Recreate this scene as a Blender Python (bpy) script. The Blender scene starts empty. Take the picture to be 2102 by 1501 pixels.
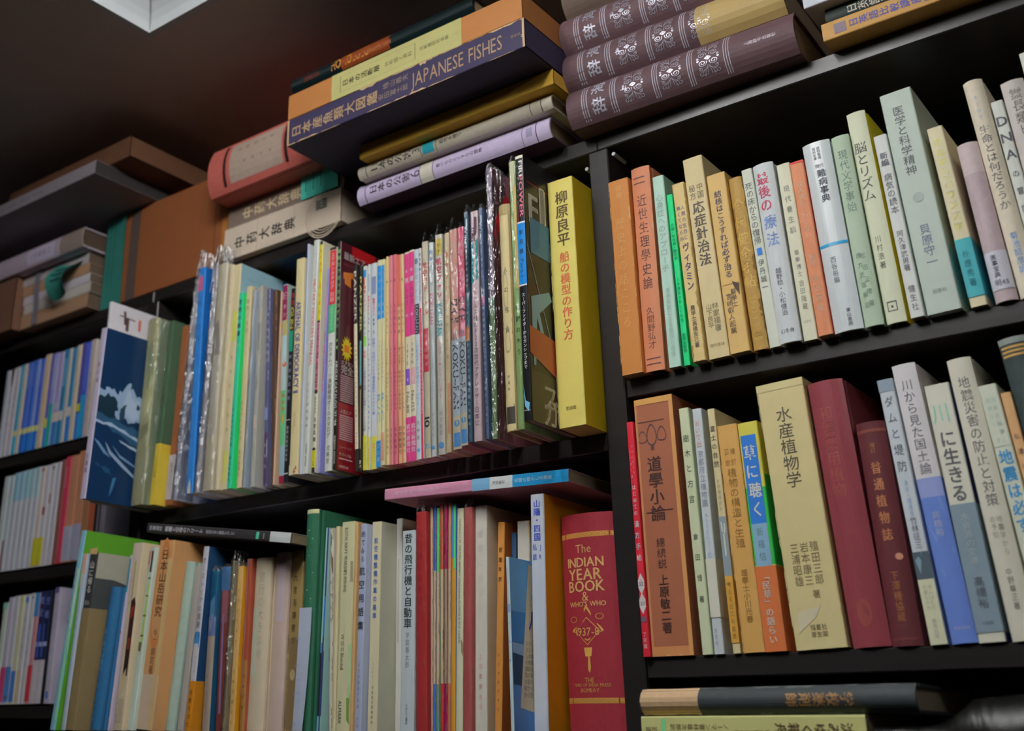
import bpy, math, random
from mathutils import Vector, Matrix, noise
R = math.radians
sc = bpy.context.scene
col = sc.collection
ZO = 1.18                      # eye height above the floor; the tables below are measured from the eye

# ---------------------------------------------------------------- camera, world, light, exposure
cd = bpy.data.cameras.new('camera')
cam = bpy.data.objects.new('camera', cd)
col.objects.link(cam)
YAW, PITCH, ROLL, FPX = 0.6935, 0.3745, 0.0078, 2347.2
F_ = Vector((-math.sin(YAW)*math.cos(PITCH), math.cos(YAW)*math.cos(PITCH), math.sin(PITCH)))
R0 = Vector((math.cos(YAW), math.sin(YAW), 0)); U0 = R0.cross(F_)
R_ = R0*math.cos(ROLL) + U0*math.sin(ROLL); U_ = U0*math.cos(ROLL) - R0*math.sin(ROLL)
M = Matrix((R_, U_, -F_)).transposed().to_4x4()
M.translation = Vector((0, -1, ZO))
cam.matrix_world = M
cd.sensor_width = 36; cd.lens = FPX/2102*36
cd.shift_x = 265/2102; cd.shift_y = -150.2/2102
cd.clip_start = .05
cd.dof.use_dof = True; cd.dof.focus_distance = 1.14; cd.dof.aperture_fstop = 5.0
sc.camera = cam
wd = bpy.data.worlds.new('world'); sc.world = wd; wd.use_nodes = True
wd.node_tree.nodes['Background'].inputs[0].default_value = (.5, .55, .65, 1)
wd.node_tree.nodes['Background'].inputs[1].default_value = .02
sc.view_settings.view_transform = 'Standard'; sc.view_settings.look = 'None'
sc.view_settings.exposure = 0; sc.view_settings.gamma = 1; sc.view_settings.use_curve_mapping = False
TUBE_POWER = 58.0; SIDE_SHARE = .2
LAMP1 = (-1.07, -.08, -1.1, -.204)      # openings of the recessed ceiling lights (x0, x1, y0, y1)
FILL_LAMP = (.42, 1.06, -1.3, -.48)  # added light out of view, brightens the right-facing sides of books and boxes

# ---------------------------------------------------------------- materials
def lin(c): return c/12.92 if c <= .04045 else ((c+.055)/1.055)**2.4
def rgb(h):
    if not isinstance(h, str): return tuple(lin(x/255) for x in h)
    return tuple(lin(int(h[i:i+2], 16)/255) for i in (0, 2, 4))
MATS = {}
def mat(h, fin='paper'):
    k = (h, fin)
    if k in MATS: return MATS[k]
    m = bpy.data.materials.new(fin); m.use_nodes = True
    nt = m.node_tree; n = nt.nodes; L = nt.links
    p = n['Principled BSDF']; c = rgb(h)
    sca, amp, ro, bump, st = {'paper': (55, .07, .55, 0, 1), 'gloss': (30, .03, .28, 0, 1), 'cloth': (160, .12, .62, .15, 1),
        'pages': (300, .22, .8, .1, 1), 'ink': (90, .10, .5, 0, 1), 'wood': (9, .3, .34, .03, 14), 'wall': (14, .08, .8, .02, 1),
        'foil': (60, .2, .35, 0, 1), 'white': (20, .02, .35, 0, 1), 'board': (25, .15, .75, .05, 1)}[fin]
    tc = n.new('ShaderNodeTexCoord'); mp = n.new('ShaderNodeMapping'); no = n.new('ShaderNodeTexNoise'); mx = n.new('ShaderNodeMix')
    mx.data_type = 'RGBA'
    mp.inputs['Scale'].default_value = (1, 1, st) if fin != 'wood' else (.7, st, st)
    no.inputs['Scale'].default_value = sca; no.inputs['Detail'].default_value = 4
    mx.inputs['A'].default_value = (*[x*(1-amp) for x in c], 1); mx.inputs['B'].default_value = (*[min(1, x*(1+amp)) for x in c], 1)
    L.new(tc.outputs['Object'], mp.inputs[0]); L.new(mp.outputs[0], no.inputs['Vector']); L.new(no.outputs['Fac'], mx.inputs['Factor'])
    L.new(mx.outputs['Result'], p.inputs['Base Color'])
    p.inputs['Roughness'].default_value = ro
    p.inputs['Specular IOR Level'].default_value = .5 if fin in ('gloss', 'wood', 'white') else .3
    if fin == 'foil': p.inputs['Metallic'].default_value = .4
    if bump:
        b = n.new('ShaderNodeBump'); b.inputs['Strength'].default_value = bump; b.inputs['Distance'].default_value = .002
        L.new(no.outputs['Fac'], b.inputs['Height']); L.new(b.outputs[0], p.inputs['Normal'])
    MATS[k] = m
    return m
def plastic(name, tint, fac, sca, ro=.2, bd=.012):
    if name in MATS: return MATS[name]
    m = bpy.data.materials.new(name); m.use_nodes = True
    nt = m.node_tree; n = nt.nodes; L = nt.links; n.remove(n['Principled BSDF'])
    tr = n.new('ShaderNodeBsdfTransparent'); gl = n.new('ShaderNodeBsdfGlossy'); mx = n.new('ShaderNodeMixShader')
    lw = n.new('ShaderNodeLayerWeight'); no = n.new('ShaderNodeTexNoise'); tc = n.new('ShaderNodeTexCoord'); mp = n.new('ShaderNodeMapping')
    b = n.new('ShaderNodeBump'); ma = n.new('ShaderNodeMath')
    tr.inputs[0].default_value = (*tint, 1); gl.inputs['Roughness'].default_value = ro
    mp.inputs['Scale'].default_value = (1, 1, .25); no.inputs['Scale'].default_value = sca; no.inputs['Detail'].default_value = 3
    b.inputs['Strength'].default_value = 1; b.inputs['Distance'].default_value = bd; lw.inputs[0].default_value = .3
    ma.operation = 'MULTIPLY_ADD'; ma.inputs[1].default_value = .35; ma.inputs[2].default_value = fac
    L.new(tc.outputs['Object'], mp.inputs[0]); L.new(mp.outputs[0], no.inputs['Vector']); L.new(no.outputs['Fac'], b.inputs['Height'])
    L.new(b.outputs[0], gl.inputs['Normal']); L.new(lw.outputs['Fresnel'], ma.inputs[0]); L.new(ma.outputs[0], mx.inputs[0])
    L.new(tr.outputs[0], mx.inputs[1]); L.new(gl.outputs[0], mx.inputs[2]); L.new(mx.outputs[0], n['Material Output'].inputs[0])
    MATS[name] = m
    return m
def emitter(name, c, s):
    m = bpy.data.materials.new(name); m.use_nodes = True
    p = m.node_tree.nodes['Principled BSDF']
    p.inputs['Base Color'].default_value = (*c, 1); p.inputs['Emission Color'].default_value = (*c, 1); p.inputs['Emission Strength'].default_value = s
    return m

# ---------------------------------------------------------------- mesh helpers
class MB:
    def __init__(s): s.v = []; s.f = []; s.i = []; s.m = []
    def mi(s, m):
        if m not in s.m: s.m.append(m)
        return s.m.index(m)
    def face(s, pts, m):
        a = len(s.v); s.v += [tuple(p) for p in pts]; s.f.append(tuple(range(a, a+len(pts)))); s.i.append(s.mi(m))
    def grid(s, rows, m, close=False):
        a = len(s.v); nu = len(rows[0]); k = s.mi(m)
        for r in rows: s.v += [tuple(p) for p in r]
        for j in range(len(rows)-1):
            for i in range(nu-1):
                q = a+j*nu+i; s.f.append((q, q+1, q+nu+1, q+nu)); s.i.append(k)
    def box(s, x0, x1, y0, y1, z0, z1, m, bev=0):
        b = bev
        P = [(x0, y0), (x1, y0), (x1, y1), (x0, y1)]
        a = len(s.v); k = s.mi(m)
        if not b:
            for z in (z0, z1): s.v += [(x, y, z) for x, y in P]
            for f in ((0, 3, 2, 1), (4, 5, 6, 7), (0, 1, 5, 4), (1, 2, 6, 5), (2, 3, 7, 6), (3, 0, 4, 7)): s.f.append(tuple(a+i for i in f)); s.i.append(k)
        else:
            lv = ((z0, b), (z0+b, 0), (z1-b, 0), (z1, b))
            for z, e in lv:
                xa, xb, ya, yb = x0+e, x1-e, y0+e, y1-e; c = b if not e else b*.3
                s.v += [(xa+c, ya, z), (xb-c, ya, z), (xb, ya+c, z), (xb, yb-c, z), (xb-c, yb, z), (xa+c, yb, z), (xa, yb-c, z), (xa, ya+c, z)]
            for j in range(3):
                for i in range(8):
                    q = a+j*8; s.f.append((q+i, q+(i+1) % 8, q+8+(i+1) % 8, q+8+i)); s.i.append(k)
            s.f.append(tuple(a+i for i in range(7, -1, -1))); s.i.append(k); s.f.append(tuple(a+24+i for i in range(8))); s.i.append(k)
    def tube(s, pts, r, m, n=8):
        rows = []
        for j, p in enumerate(pts):
            p = Vector(p); t = (Vector(pts[min(j+1, len(pts)-1)])-Vector(pts[max(j-1, 0)])).normalized()
            a = t.orthogonal().normalized(); b = t.cross(a)
            rows.append([p+(a*math.cos(2*math.pi*i/n)+b*math.sin(2*math.pi*i/n))*r for i in range(n+1)])
        s.grid(rows, m)
        s.face(rows[0][:-1], m); s.face(rows[-1][:-1], m)
    def build(s, name, parent=None, smooth=False):
        me = bpy.data.meshes.new(name); me.from_pydata(s.v, [], s.f)
        for m in s.m: me.materials.append(m)
        me.polygons.foreach_set('material_index', s.i)
        if smooth: me.polygons.foreach_set('use_smooth', [True]*len(s.f))
        me.update()
        o = bpy.data.objects.new(name, me); col.objects.link(o)
        if parent: o.parent = parent
        return o
def empty(name, label, cat, loc, rot=(0, 0, 0), group=None):
    o = bpy.data.objects.new(name, None); o.empty_display_size = .02; col.objects.link(o); o.location = loc; o.rotation_euler = rot
    o['label'] = label; o['category'] = cat
    if group: o['group'] = group
    return o
def tag(o, label, cat, group=None):
    o['label'] = label; o['category'] = cat
    if group: o['group'] = group
    return o
def struct(name, b):
    o = b.build(name); o['kind'] = 'structure'; return o

# ---------------------------------------------------------------- room and bookcase
CZ = ZO+.88
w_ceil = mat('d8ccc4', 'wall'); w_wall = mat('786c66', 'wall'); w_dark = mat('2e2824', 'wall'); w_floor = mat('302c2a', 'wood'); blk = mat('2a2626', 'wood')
X0, X1, Y0, Y1 = -2.35, 1.5, -2.3, .32
b = MB(); b.box(X0, X1, Y0, Y1, -.05, 0, w_floor); struct('floor', b)
b = MB()
for l0, xa, xb in ((LAMP1, X0, .15), (FILL_LAMP, .15, X1)):
    for q in ((xa, xb, Y0, l0[2]), (xa, xb, l0[3], Y1), (xa, l0[0], l0[2], l0[3]), (l0[1], xb, l0[2], l0[3])): b.box(*q, CZ, CZ+.14, w_ceil)
struct('ceiling', b)
b = MB(); b.box(X0, X1, Y1, Y1+.06, 0, CZ, w_wall); struct('wall_back', b)
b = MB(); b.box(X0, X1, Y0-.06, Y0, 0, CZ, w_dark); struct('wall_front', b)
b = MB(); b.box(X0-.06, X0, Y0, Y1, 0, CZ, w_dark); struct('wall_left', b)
b = MB(); b.box(X1, X1+.06, Y0, Y1, 0, CZ, w_wall); struct('wall_right', b)

bc = empty('bookcase', 'long black wooden bookcase of three bays filled with books', 'bookcase', (0, 0, 0))
TOP = .6216; T = .0184
posts = ((-2.03, -2.0065), (-1.285, -1.2618), (-.5393, -.516), (.206, .2295))
for p0, p1 in posts:
    b = MB(); b.box(p0, p1, .0, .295, 0, ZO+TOP-T, blk, .0012); b.build('side_panel', bc)
for i, (a, c) in enumerate(((0, 1), (1, 2), (2, 3))):
    b = MB(); b.box(posts[a][1]-.0115, posts[c][0]+.0115, 0, .295, ZO+TOP-T, ZO+TOP, blk, .0012); b.build('top_board', bc)
    for z in ((.4205, .237, .0455, -.145), (.2897, .0095, -.35), (.3395, .0735, -.0195, -.35))[i]:
        b = MB(); b.box(posts[a][1]+.0005, posts[c][0]-.0005, .003, .292, ZO+z-T, ZO+z, blk, .001); b.build('shelf', bc)
    b = MB(); b.box(posts[a][1]-.005, posts[c][0]+.005, .296, .301, .06, ZO+TOP-T, blk); b.build('back_panel', bc)
    b = MB(); b.box(posts[a][1], posts[c][0], .02, .04, 0, .06, blk); b.build('plinth', bc)
for x, z in ((-.5445, .588), (-.511, .5955)):
    b = MB(); b.tube([(x, .004, ZO+z), (x, .03, ZO+z)], .0022, mat('b0b0b0', 'foil')); b.build('shelf_pin', bc)

# recessed ceiling lights: frame, curved reflector, two tubes each
wl = mat('c4cacc', 'white')
def ceiling_light(FX0, FX1, FY0, FY1, tubes, power, label):
    cx, cy = (FX0+FX1)/2, (FY0+FY1)/2
    cl = empty('ceiling_light', label, 'ceiling light', (cx, cy, CZ), (0, 0, 0), 'recessed ceiling lights')
    b = MB()
    for q in ((FX0-.006, FX1+.006, FY0-.006, FY0+.004), (FX0-.006, FX1+.006, FY1-.004, FY1+.006), (FX0-.006, FX0+.004, FY0+.004, FY1-.004), (FX1-.004, FX1+.006, FY0+.004, FY1-.004)):
        b.box(q[0]-cx, q[1]-cx, q[2]-cy, q[3]-cy, -.004, .012, wl)
    b.build('frame', cl)
    b = MB(); rows = []
    for k in range(13):
        a = k/12*math.pi/2; i = .13*(1-math.cos(a))+.003; z = .085*math.sin(a)+.001
        x0, x1, y0, y1 = FX0+i-cx, FX1-i-cx, FY0+i-cy, FY1-i-cy
        rows.append([(x0, y0, z), (x1, y0, z), (x1, y1, z), (x0, y1, z), (x0, y0, z)])
    b.grid(rows, wl); b.face(rows[-1][:-1], wl); b.build('reflector', cl)
    sm = MB()
    for i, (sx, sy) in enumerate(((0, 0), (1, 0), (1, 1), (0, 1))): sm.tube([Vector(r[i])+Vector((.001*(1-2*sx), .001*(1-2*sy), -.0006)) for r in rows], .0011, mat('8c8c88', 'white'), 6)
    sm.build('corner_seam', cl)
    em = emitter('lamp_glow', (1, .97, .95), power)
    y0, y1 = FY0+.1, FY1-.26
    for x in tubes:
        t = MB(); t.tube([(x-cx, y0+(y1-y0)*k/20-cy, .035) for k in range(21)], .0155, em, 12); o = t.build('tube', cl)
        c = MB()
        for yy in (y0-.016, y1): c.box(x-cx-.014, x-cx+.014, yy-cy, yy+.016-cy, .02, .084, wl)
        c.build('lamp_holder', o)
ceiling_light(*LAMP1, (-.62, -.38), TUBE_POWER, 'white recessed ceiling light whose corner shows at the top of the photo')
ceiling_light(*FILL_LAMP, (.62, .86), TUBE_POWER*SIDE_SHARE, 'unseen white ceiling light added farther right to brighten right-facing sides')

# ---------------------------------------------------------------- lettering: every character once, as a flat mesh around its centre
GROUPS=['books and magazines on the upper shelf of the middle bay','books lying on the bottom right shelf','books on the lower shelf of the middle bay','books on the lower shelf of the right bay','books on the upper shelf of the right bay','books piled at the right end of the bookcase top','books stacked on top of the middle bay','dictionary volumes piled on top of the right bay','small books on the lowest shelf of the left bay','small books on the second shelf of the left bay','small books on the third shelf of the left bay','small books on the top shelf of the left bay','things piled on top of the left bay']
DATA=[
('book','p',(-.5116,-.0124,.3395),(.0016,),(.0226,.2137,.148),(215,141,71),'worn orange-brown book with faded lettering, touching the black post on the upper right shelf',4,[('v',.5,.03,.1,(233,178,104),'健康',.5),('v',.45,.2,.78,(233,173,106),'歴史上の話こころ',.45),('w',(234,182,113),.4)],{'r':.3}),
('book','h',(-.4885,-.0077,.3395),(.0076,),(.0204,.2231,.148),(227,145,105),'terracotta book with double rules at head and foot of its spine',4,[('v',.5,.14,.62,(108,70,68),'近世生理學史論',.55),('v',.5,.7,.9,(126,77,68),'久間野弘才',.45),('q',.1,.75,.05,.056,(126,89,86)),('q',.1,.75,.078,.084,(126,89,86)),('q',.1,.85,.94,.945,(126,77,86)),('q',.1,.85,.965,.97,(126,77,86)),('w',(234,180,127),.5)],{'bulge':.002}),
('book','p',(-.4635,-.0069,.3395),(-.0014,),(.0124,.2068,.148),(197,234,216),'pale mint paperback with grey title, left of the bright green one',4,[('v',.5,.1,.52,(163,187,180),'心身症へのアプローチ'),('v',.5,.6,.95,(182,207,198),'精神科医による臨床と理論',.4),('z',0,1,(149,196,182),'r')],{}),
('book','p',(-.4489,-.0044,.3395),(-.011,),(.0064,.1836,.13),(36,234,143),'slim bright green paperback',4,[('v',.5,.18,.4,(14,134,87),'肝臓・甲状腺・糖尿病',.6),('v',.5,.5,.76,(14,153,96),'人体機能の新しい仕組',.5),('v',.5,.82,.93,(14,127,78),'金原出版部',.6)],{}),
('book','p',(-.4371,-.0095,.3395),(-.0242,),(.0128,.1904,.148),(234,208,143),'tan book with purple title, topmost edge torn, right of the bright green paperback',4,[('v',.68,.13,.34,(129,110,155),'人類の生存に',.34),('v',.32,.13,.34,(129,110,155),'無くてならぬ',.34),('v',.55,.35,.62,(91,72,129),'*ヴィタミン',.6),('v',.5,.7,.93,(91,84,88),'農學士高橋克己著',.4),('w',(186,146,88),.5)],{}),
('book','p',(-.4223,-.0065,.3395),(-.0323,),(.0208,.2155,.148),(231,212,161),'tall beige book with bold black acupuncture title of five characters',4,[('v',.7,.14,.22,(126,117,96),'中国',.34),('v',.3,.14,.22,(126,117,96),'秘方',.34),('v',.5,.23,.56,(96,86,77),'*応症針治法',.62),('v',.65,.74,.88,(152,142,107),'林家福著',.34),('v',.33,.74,.86,(152,142,107),'山下良平',.34),('h',.94,.15,.85,(163,152,107),'現代書林')],{}),
('book','p',(-.3996,-.01,.3395),(-.0266,),(.0191,.1877,.13),(234,195,121),'ochre book with a dark brush-written title, beside the tall beige one',4,[('v',.5,.1,.6,(95,86,104),'*結核はこうすれば必ず治る',.7),('v',.6,.66,.76,(125,107,95),'醫學士',.3),('v',.35,.68,.9,(125,107,95),'宮崎叡人起業',.35),('q',0,1,.63,.635,(197,155,86)),('p',[(.6,.62),(.95,.64),(.9,.7),(.7,.66)],(88,67,49))],{}),
('book','h',(-.3788,-.0056,.3395),(-.0336,),(.0139,.1801,.13),(198,158,84),'dark mustard cloth book with ragged edges',4,[('v',.5,.12,.32,(220,182,96),'*全國',.8),('v',.5,.33,.66,(227,189,105),'*健全手帖',.8),('v',.5,.7,.95,(218,179,96),'泉谷三郎著',.7),('w',(148,110,50),.7)],{'bulge':.002}),
('book','p',(-.3638,-.0049,.3395),(-.037,),(.0107,.1853,.13),(229,234,216),'slim whitish paperback with a small blue square on its spine',4,[('v',.5,.08,.44,(111,111,111),'死の床からの復帰',.7),('q',.3,.75,.46,.5,(52,135,229)),('v',.5,.52,.7,(106,106,106),'伊丹誠一',.55)],{}),
('book','h',(-.3525,-.0102,.3395),(-.0274,),(.0196,.1837,.13),(225,232,234),'white hardcover with crimson and blue large title characters',4,[('v',.42,.05,.28,(209,78,106),'*最後の',.62),('v',.48,.29,.49,(134,162,219),'*療法',.62),('v',.5,.6,.86,(97,101,115),'越野稔・小松健治',.4),('h',.94,.15,.8,(115,120,130),'幻冬舎')],{'bulge':.003}),
('book','p',(-.3322,-.0042,.3395),(-.0222,),(.0128,.1799,.13),(234,234,207),'cream paperback with five widely spaced grey characters',4,[('v',.5,.12,.42,(147,147,138),'現代養生訓',.45),('v',.5,.5,.66,(152,152,145),'醫學博士',.35),('v',.5,.67,.84,(164,164,147),'吉田隆蔵',.4),('h',.9,.2,.8,(182,182,161),'日本社')],{}),
('book','p',(-.317,-.0095,.3395),(-.0267,),(.0129,.1754,.13),(234,150,106),'orange paperback with pale lettering and red edges',4,[('z',0,1,(231,69,60),'r'),('v',.5,.12,.46,(234,202,168),'成人病もこわくない',.5),('v',.5,.55,.62,(234,192,159),'醫師',.5),('v',.5,.66,.88,(234,192,159),'奥田直輔',.5),('q',0,1,0,.012,(231,69,60))],{}),
('book','h',(-.3034,-.0085,.3395),(-.027,),(.0253,.1898,.13),(221,230,232),'glossy white hardcover with a light blue stripe across its spine',4,[('v',.58,.03,.1,(98,98,107),'症例看護',.18),('v',.42,.03,.1,(98,98,107),'百科全書',.18),('h',.135,.36,.68,(100,100,111),'現代'),('v',.55,.155,.335,(81,81,98),'*難病事典',.52),('q',0,1,.55,.566,(60,179,234)),('v',.42,.62,.76,(133,136,142),'西谷裕編',.22),('v',.62,.89,.98,(81,81,89),'東山書房',.16)],{'bulge':.003,'gloss':1}),
('book','h',(-.2768,-.008,.3395),(-.0229,),(.0157,.1891,.13),(190,211,185),'sage green book with a dim grey title',4,[('v',.5,.08,.42,(123,147,130),'現代文学事始',.55),('v',.6,.62,.92,(137,161,142),'松田正信著',.3),('v',.36,.62,.92,(137,161,142),'諸方武雄解説',.3)],{'bulge':.002}),
('book','h',(-.2596,-.0038,.3395),(-.0283,),(.0166,.2103,.148),(229,234,204),'pale hardcover whose cover side is bright yellow',4,[('z',0,1,(234,208,13),'r'),('v',.42,.15,.44,(86,86,86),'脳とリズム',.7),('v',.4,.6,.76,(114,114,93),'川村浩著',.34),('q',.2,.7,.945,.948,(70,75,82)),('q',.2,.24,.91,.945,(70,75,82)),('q',.2,.7,.905,.909,(70,75,82)),('q',.66,.7,.91,.945,(70,75,82)),('q',.4,.5,.924,.934,(70,75,82))],{'bulge':.002}),
('book','p',(-.2388,-.0072,.3395),(-.0309,),(.0114,.1776,.13),(229,234,229),'slim white paperback left of the tall grey-white slipcase',4,[('v',.5,.1,.18,(99,99,113),'*新編',.62),('v',.5,.22,.45,(99,99,113),'病気の読本',.62),('v',.5,.54,.76,(120,120,130),'阿久津武男著',.5),('v',.5,.83,.97,(120,120,130),'健生社',.5)],{}),
('slipcased_book','c',(-.2257,-.0057,.3395),(-.036,),(.0273,.2169,.148),(200,214,202),'tall grey-white slipcase, the widest in its row',4,[('v',.48,.07,.4,(96,96,106),'医学と科学精神',.46),('p','c,.5,.5,.17,.022',(181,195,188)),('v',.48,.62,.81,(127,132,167),'貝原守一',.36),('h',.91,.3,.72,(143,153,148),'創言社')],{}),
('book','p',(-.1921,-.0029,.3395),(-.0462,),(.0129,.1718,.13),(234,224,186),'cream book with yellow foil title and a broad teal paper band',4,[('v',.5,.06,.6,(234,234,102),'ホルモンバランス学',.6),('q',.25,.75,.125,.131,(234,232,207)),('q',.25,.75,.175,.181,(234,232,207)),('q',.25,.75,.225,.231,(234,232,207)),('q',.25,.75,.28,.286,(234,232,207)),('q',.25,.75,.32,.326,(234,232,207)),('q',.25,.75,.37,.376,(234,232,207)),('q',.25,.75,.43,.436,(234,232,207)),('q',.25,.75,.49,.496,(234,232,207)),('q',.25,.75,.55,.556,(234,232,207)),('o',.64,.95,(73,184,194)),('v',.5,.7,.9,(36,130,142),'朴應秀著',.45)],{}),
('book','h',(-.1737,-.0022,.3395),(-.0408,),(.0168,.1487,.13),(201,182,187),'mauve book with a handwritten white paper label near its foot',4,[('z',0,.2,(218,201,201)),('o',.7,.93,(218,218,230)),('v',.42,.72,.86,(89,89,108),'医事宝典',.5),('h',.89,.2,.85,(108,108,127),'明45')],{'bulge':.004}),
('book','h',(-.1553,-.0015,.3395),(-.0483,),(.0155,.2068,.148),(234,224,201),"tall cream hardcover with a nine-character grey title and blue author's name",4,[('v',.48,.07,.2,(149,182,234),'オーロラ',.22),('v',.5,.22,.62,(113,113,113),'生命とは何だろうか',.6),('v',.5,.72,.9,(116,172,234),'菊池韶彦訳',.4)],{'bulge':.004}),
('book','p',(-.1393,.0007,.3395),(-.0421,),(.0094,.1809,.13),(223,228,218),'whitish paperback with three large Roman capitals stacked on its spine',4,[('h',.11,.05,1,(89,89,98),'*D'),('h',.2,.05,1,(89,89,98),'*N'),('h',.29,.05,1,(89,89,98),'*A'),('v',.5,.35,.62,(89,89,98),'の冒険',.6),('v',.5,.68,.95,(129,187,213),'生命科学文庫',.4)],{}),
('book','h',(-.1294,.0003,.3395),(-.0386,),(.0179,.196,.148),(211,204,199),"greyish worn book with ragged head, second from the frame's right edge",4,[('v',.55,.04,.7,(111,106,101),'霊長類ヒト科のはじまり',.55),('w',(234,215,197),.6)],{'bulge':.003}),
('book','p',(-.111,.0014,.3395),(-.0318,),(.0165,.2191,.148),(229,234,224),'plain pale book at the right end of the upper right shelf',4,[],{}),
('book','p',(-.515,-.004,.0735),(-.0004,),(.007,.2206,.15),(234,48,67),'slim bright red paperback with white title, against the black post',3,[('v',.65,.1,.24,(234,177,177),'すぐに使える',.3),('v',.35,.12,.26,(234,177,177),'よく効く薬',.3),('v',.5,.28,.42,(234,218,218),'*はじめての',.55),('v',.5,.43,.62,(234,226,226),'*漢方手帖',.72),('p',[(.5,.66),(.95,.69),(.95,.72),(.5,.75),(.05,.72),(.05,.69)],(234,225,225)),('h',.705,.15,.85,(85,85,85),'32'),('p',[(.5,.74),(.95,.77),(.95,.8),(.5,.83),(.05,.8),(.05,.77)],(234,225,225)),('h',.785,.15,.85,(85,85,85),'20'),('p','c,.5,.85,.4,.0',(129,107,126)),('v',.5,.9,.97,(234,218,218),'丁宗鐵',.5)],{}),
('slipcased_book','c',(-.5075,0,.0735),(.0019,),(.0406,.2423,.184),(183,113,83),'thick brown leather-look slipcase with a dark balloon-like ornament, head edge torn',3,[('q',.05,.75,.095,.099,(105,70,70)),('p','r,.4,.155,.13,.045,.1',(105,75,78)),('p','r,.16,.16,.12,.025,.2',(105,75,78)),('p','r,.66,.155,.12,.03,.2',(105,75,78)),('q',.36,.44,.19,.215,(105,75,78)),('v',.42,.24,.5,(86,62,59),'*道學小論',.4),('q',.12,.3,.46,.463,(86,62,59)),('q',.6,.8,.455,.458,(86,62,59)),('v',.42,.56,.68,(100,70,62),'總続説',.24),('v',.42,.7,.92,(86,59,56),'*上原敏二著',.26),('w',(234,171,109),1),('q',0,.06,.02,.98,(213,148,102)),('q',.9,1,.02,1,(232,167,102)),('q',0,1,.965,1,(221,151,97)),('q',0,1,0,.025,(234,176,99))],{}),
('book','p',(-.4592,0,.0735),(-.0077,),(.01,.226,.184),(224,234,194),'pale grey-green book with widely spaced black title, beside the thick brown slipcase',3,[('v',.5,.1,.42,(85,96,80),'樹木と方言',.62),('v',.5,.5,.83,(104,114,96),'倉田悟著',.5)],{}),
('book','p',(-.4478,0,.0735),(.0026,),(.0093,.2232,.148),(220,229,234),'white paperback with pale red and grey title and a red-edged band',3,[('v',.45,.05,.17,(234,167,152),'おいで出',.55),('v',.5,.18,.42,(160,168,187),'京都府立植物園',.62),('v',.5,.44,.58,(177,213,234),'草木を訪ねて',.3),('v',.5,.59,.64,(196,196,226),'松',.5),('o',.63,.86,(234,234,217)),('v',.4,.9,.97,(151,160,182),'京文社',.35)],{}),
('book','p',(-.4305,0,.0735),(-.0072,),(.007,.2206,.148),(234,219,169),'slim beige paperback with a yellow band and a photograph on its spine',3,[('v',.5,.07,.26,(130,122,92),'*富士の自然',.7),('v',.5,.3,.44,(192,181,141),'自然保護読本',.4),('q',0,1,.46,.7,(157,173,179)),('p',[(.2,.48),(.8,.49),(.7,.53),(.3,.52)],(234,234,215)),('q',.42,.6,.53,.62,(234,234,214)),('o',.7,.96,(234,178,81)),('v',.5,.72,.95,(170,130,54),'考える近江の自然',.55)],{}),
('book','p',(-.421,0,.0735),(-.0168,),(.0194,.2026,.148),(234,182,103),'plain tan kraft-coloured book with faint brown title',3,[('v',.65,.1,.2,(194,148,82),'増訂',.25),('v',.35,.1,.2,(194,148,82),'図説',.25),('v',.5,.2,.56,(175,131,71),'植物の構造と生殖',.5),('v',.5,.65,.88,(164,123,65),'理學士小川光春',.35),('w',(234,195,121),.5)],{}),
('book','p',(-.4011,0,.0735),(-.017,),(.0188,.202,.148),(234,224,94),'paperback with blue title panel, green sides and an orange paper band',3,[('q',.1,.85,.06,.46,(57,137,234)),('z',.24,.64,(49,190,81),'r'),('z',.3,.64,(62,212,92),'s'),('q',.1,.85,.06,.46,(57,137,234)),('v',.46,.1,.27,(234,234,225),'*草に',.62),('v',.5,.27,.44,(234,234,225),'*聴く',.62),('q',.1,.85,.46,.645,(152,195,222)),('v',.46,.47,.63,(97,136,152),'新福信',.34),('o',.645,1,(234,130,75)),('v',.46,.67,.97,(234,221,209),'*「民草」の語らい',.66)],{}),
('slipcased_book','c',(-.3745,0,.0735),(-.0357,),(.0432,.2339,.184),(234,219,160),'thick yellowish-cream book with a five-character botany title',3,[('v',.5,.1,.42,(104,96,80),'水産植物学',.34),('v',.68,.62,.78,(152,136,101),'殖田三郎',.18),('v',.48,.62,.78,(152,136,101),'岩本康三',.18),('v',.28,.62,.78,(152,136,101),'三浦昭雄',.18),('h',.81,.5,.66,(147,128,96),'著'),('h',.925,.35,.68,(125,107,80),'恒星社'),('h',.95,.35,.68,(125,107,80),'厚生閣'),('p',[(.12,.94),(.15,.87),(.62,.85),(.5,.89)],(234,223,188)),('w',(234,221,165),.5),('q',0,1,0,.03,(234,220,162))],{}),
('book','h',(-.3281,0,.0735),(-.0387,),(.0306,.2276,.184),(163,78,87),'thick maroon hardcover with barely visible title',3,[('v',.42,.1,.46,(185,98,92),'和漢薬用植物',.42),('v',.5,.56,.8,(179,92,92),'刈米達夫',.2),('p','c,.5,.88,.2,.05',(171,92,87))],{'bulge':.005,'gloss':1}),
('book','h',(-.297,0,.0735),(-.0183,),(.024,.1847,.13),(113,55,60),'dark reddish-brown book with dull gilt title',3,[('v',.5,.18,.56,(209,138,93),'*普通植物誌',.36),('v',.5,.1,.15,(195,127,82),'増訂',.2),('v',.5,.68,.9,(195,127,82),'下澤種協蔵',.28),('q',0,1,.035,.05,(151,82,71)),('q',.1,.9,.965,.975,(132,71,71)),('p','c,.75,.62,.12,.0',(234,167,137))],{'bulge':.005}),
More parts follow.
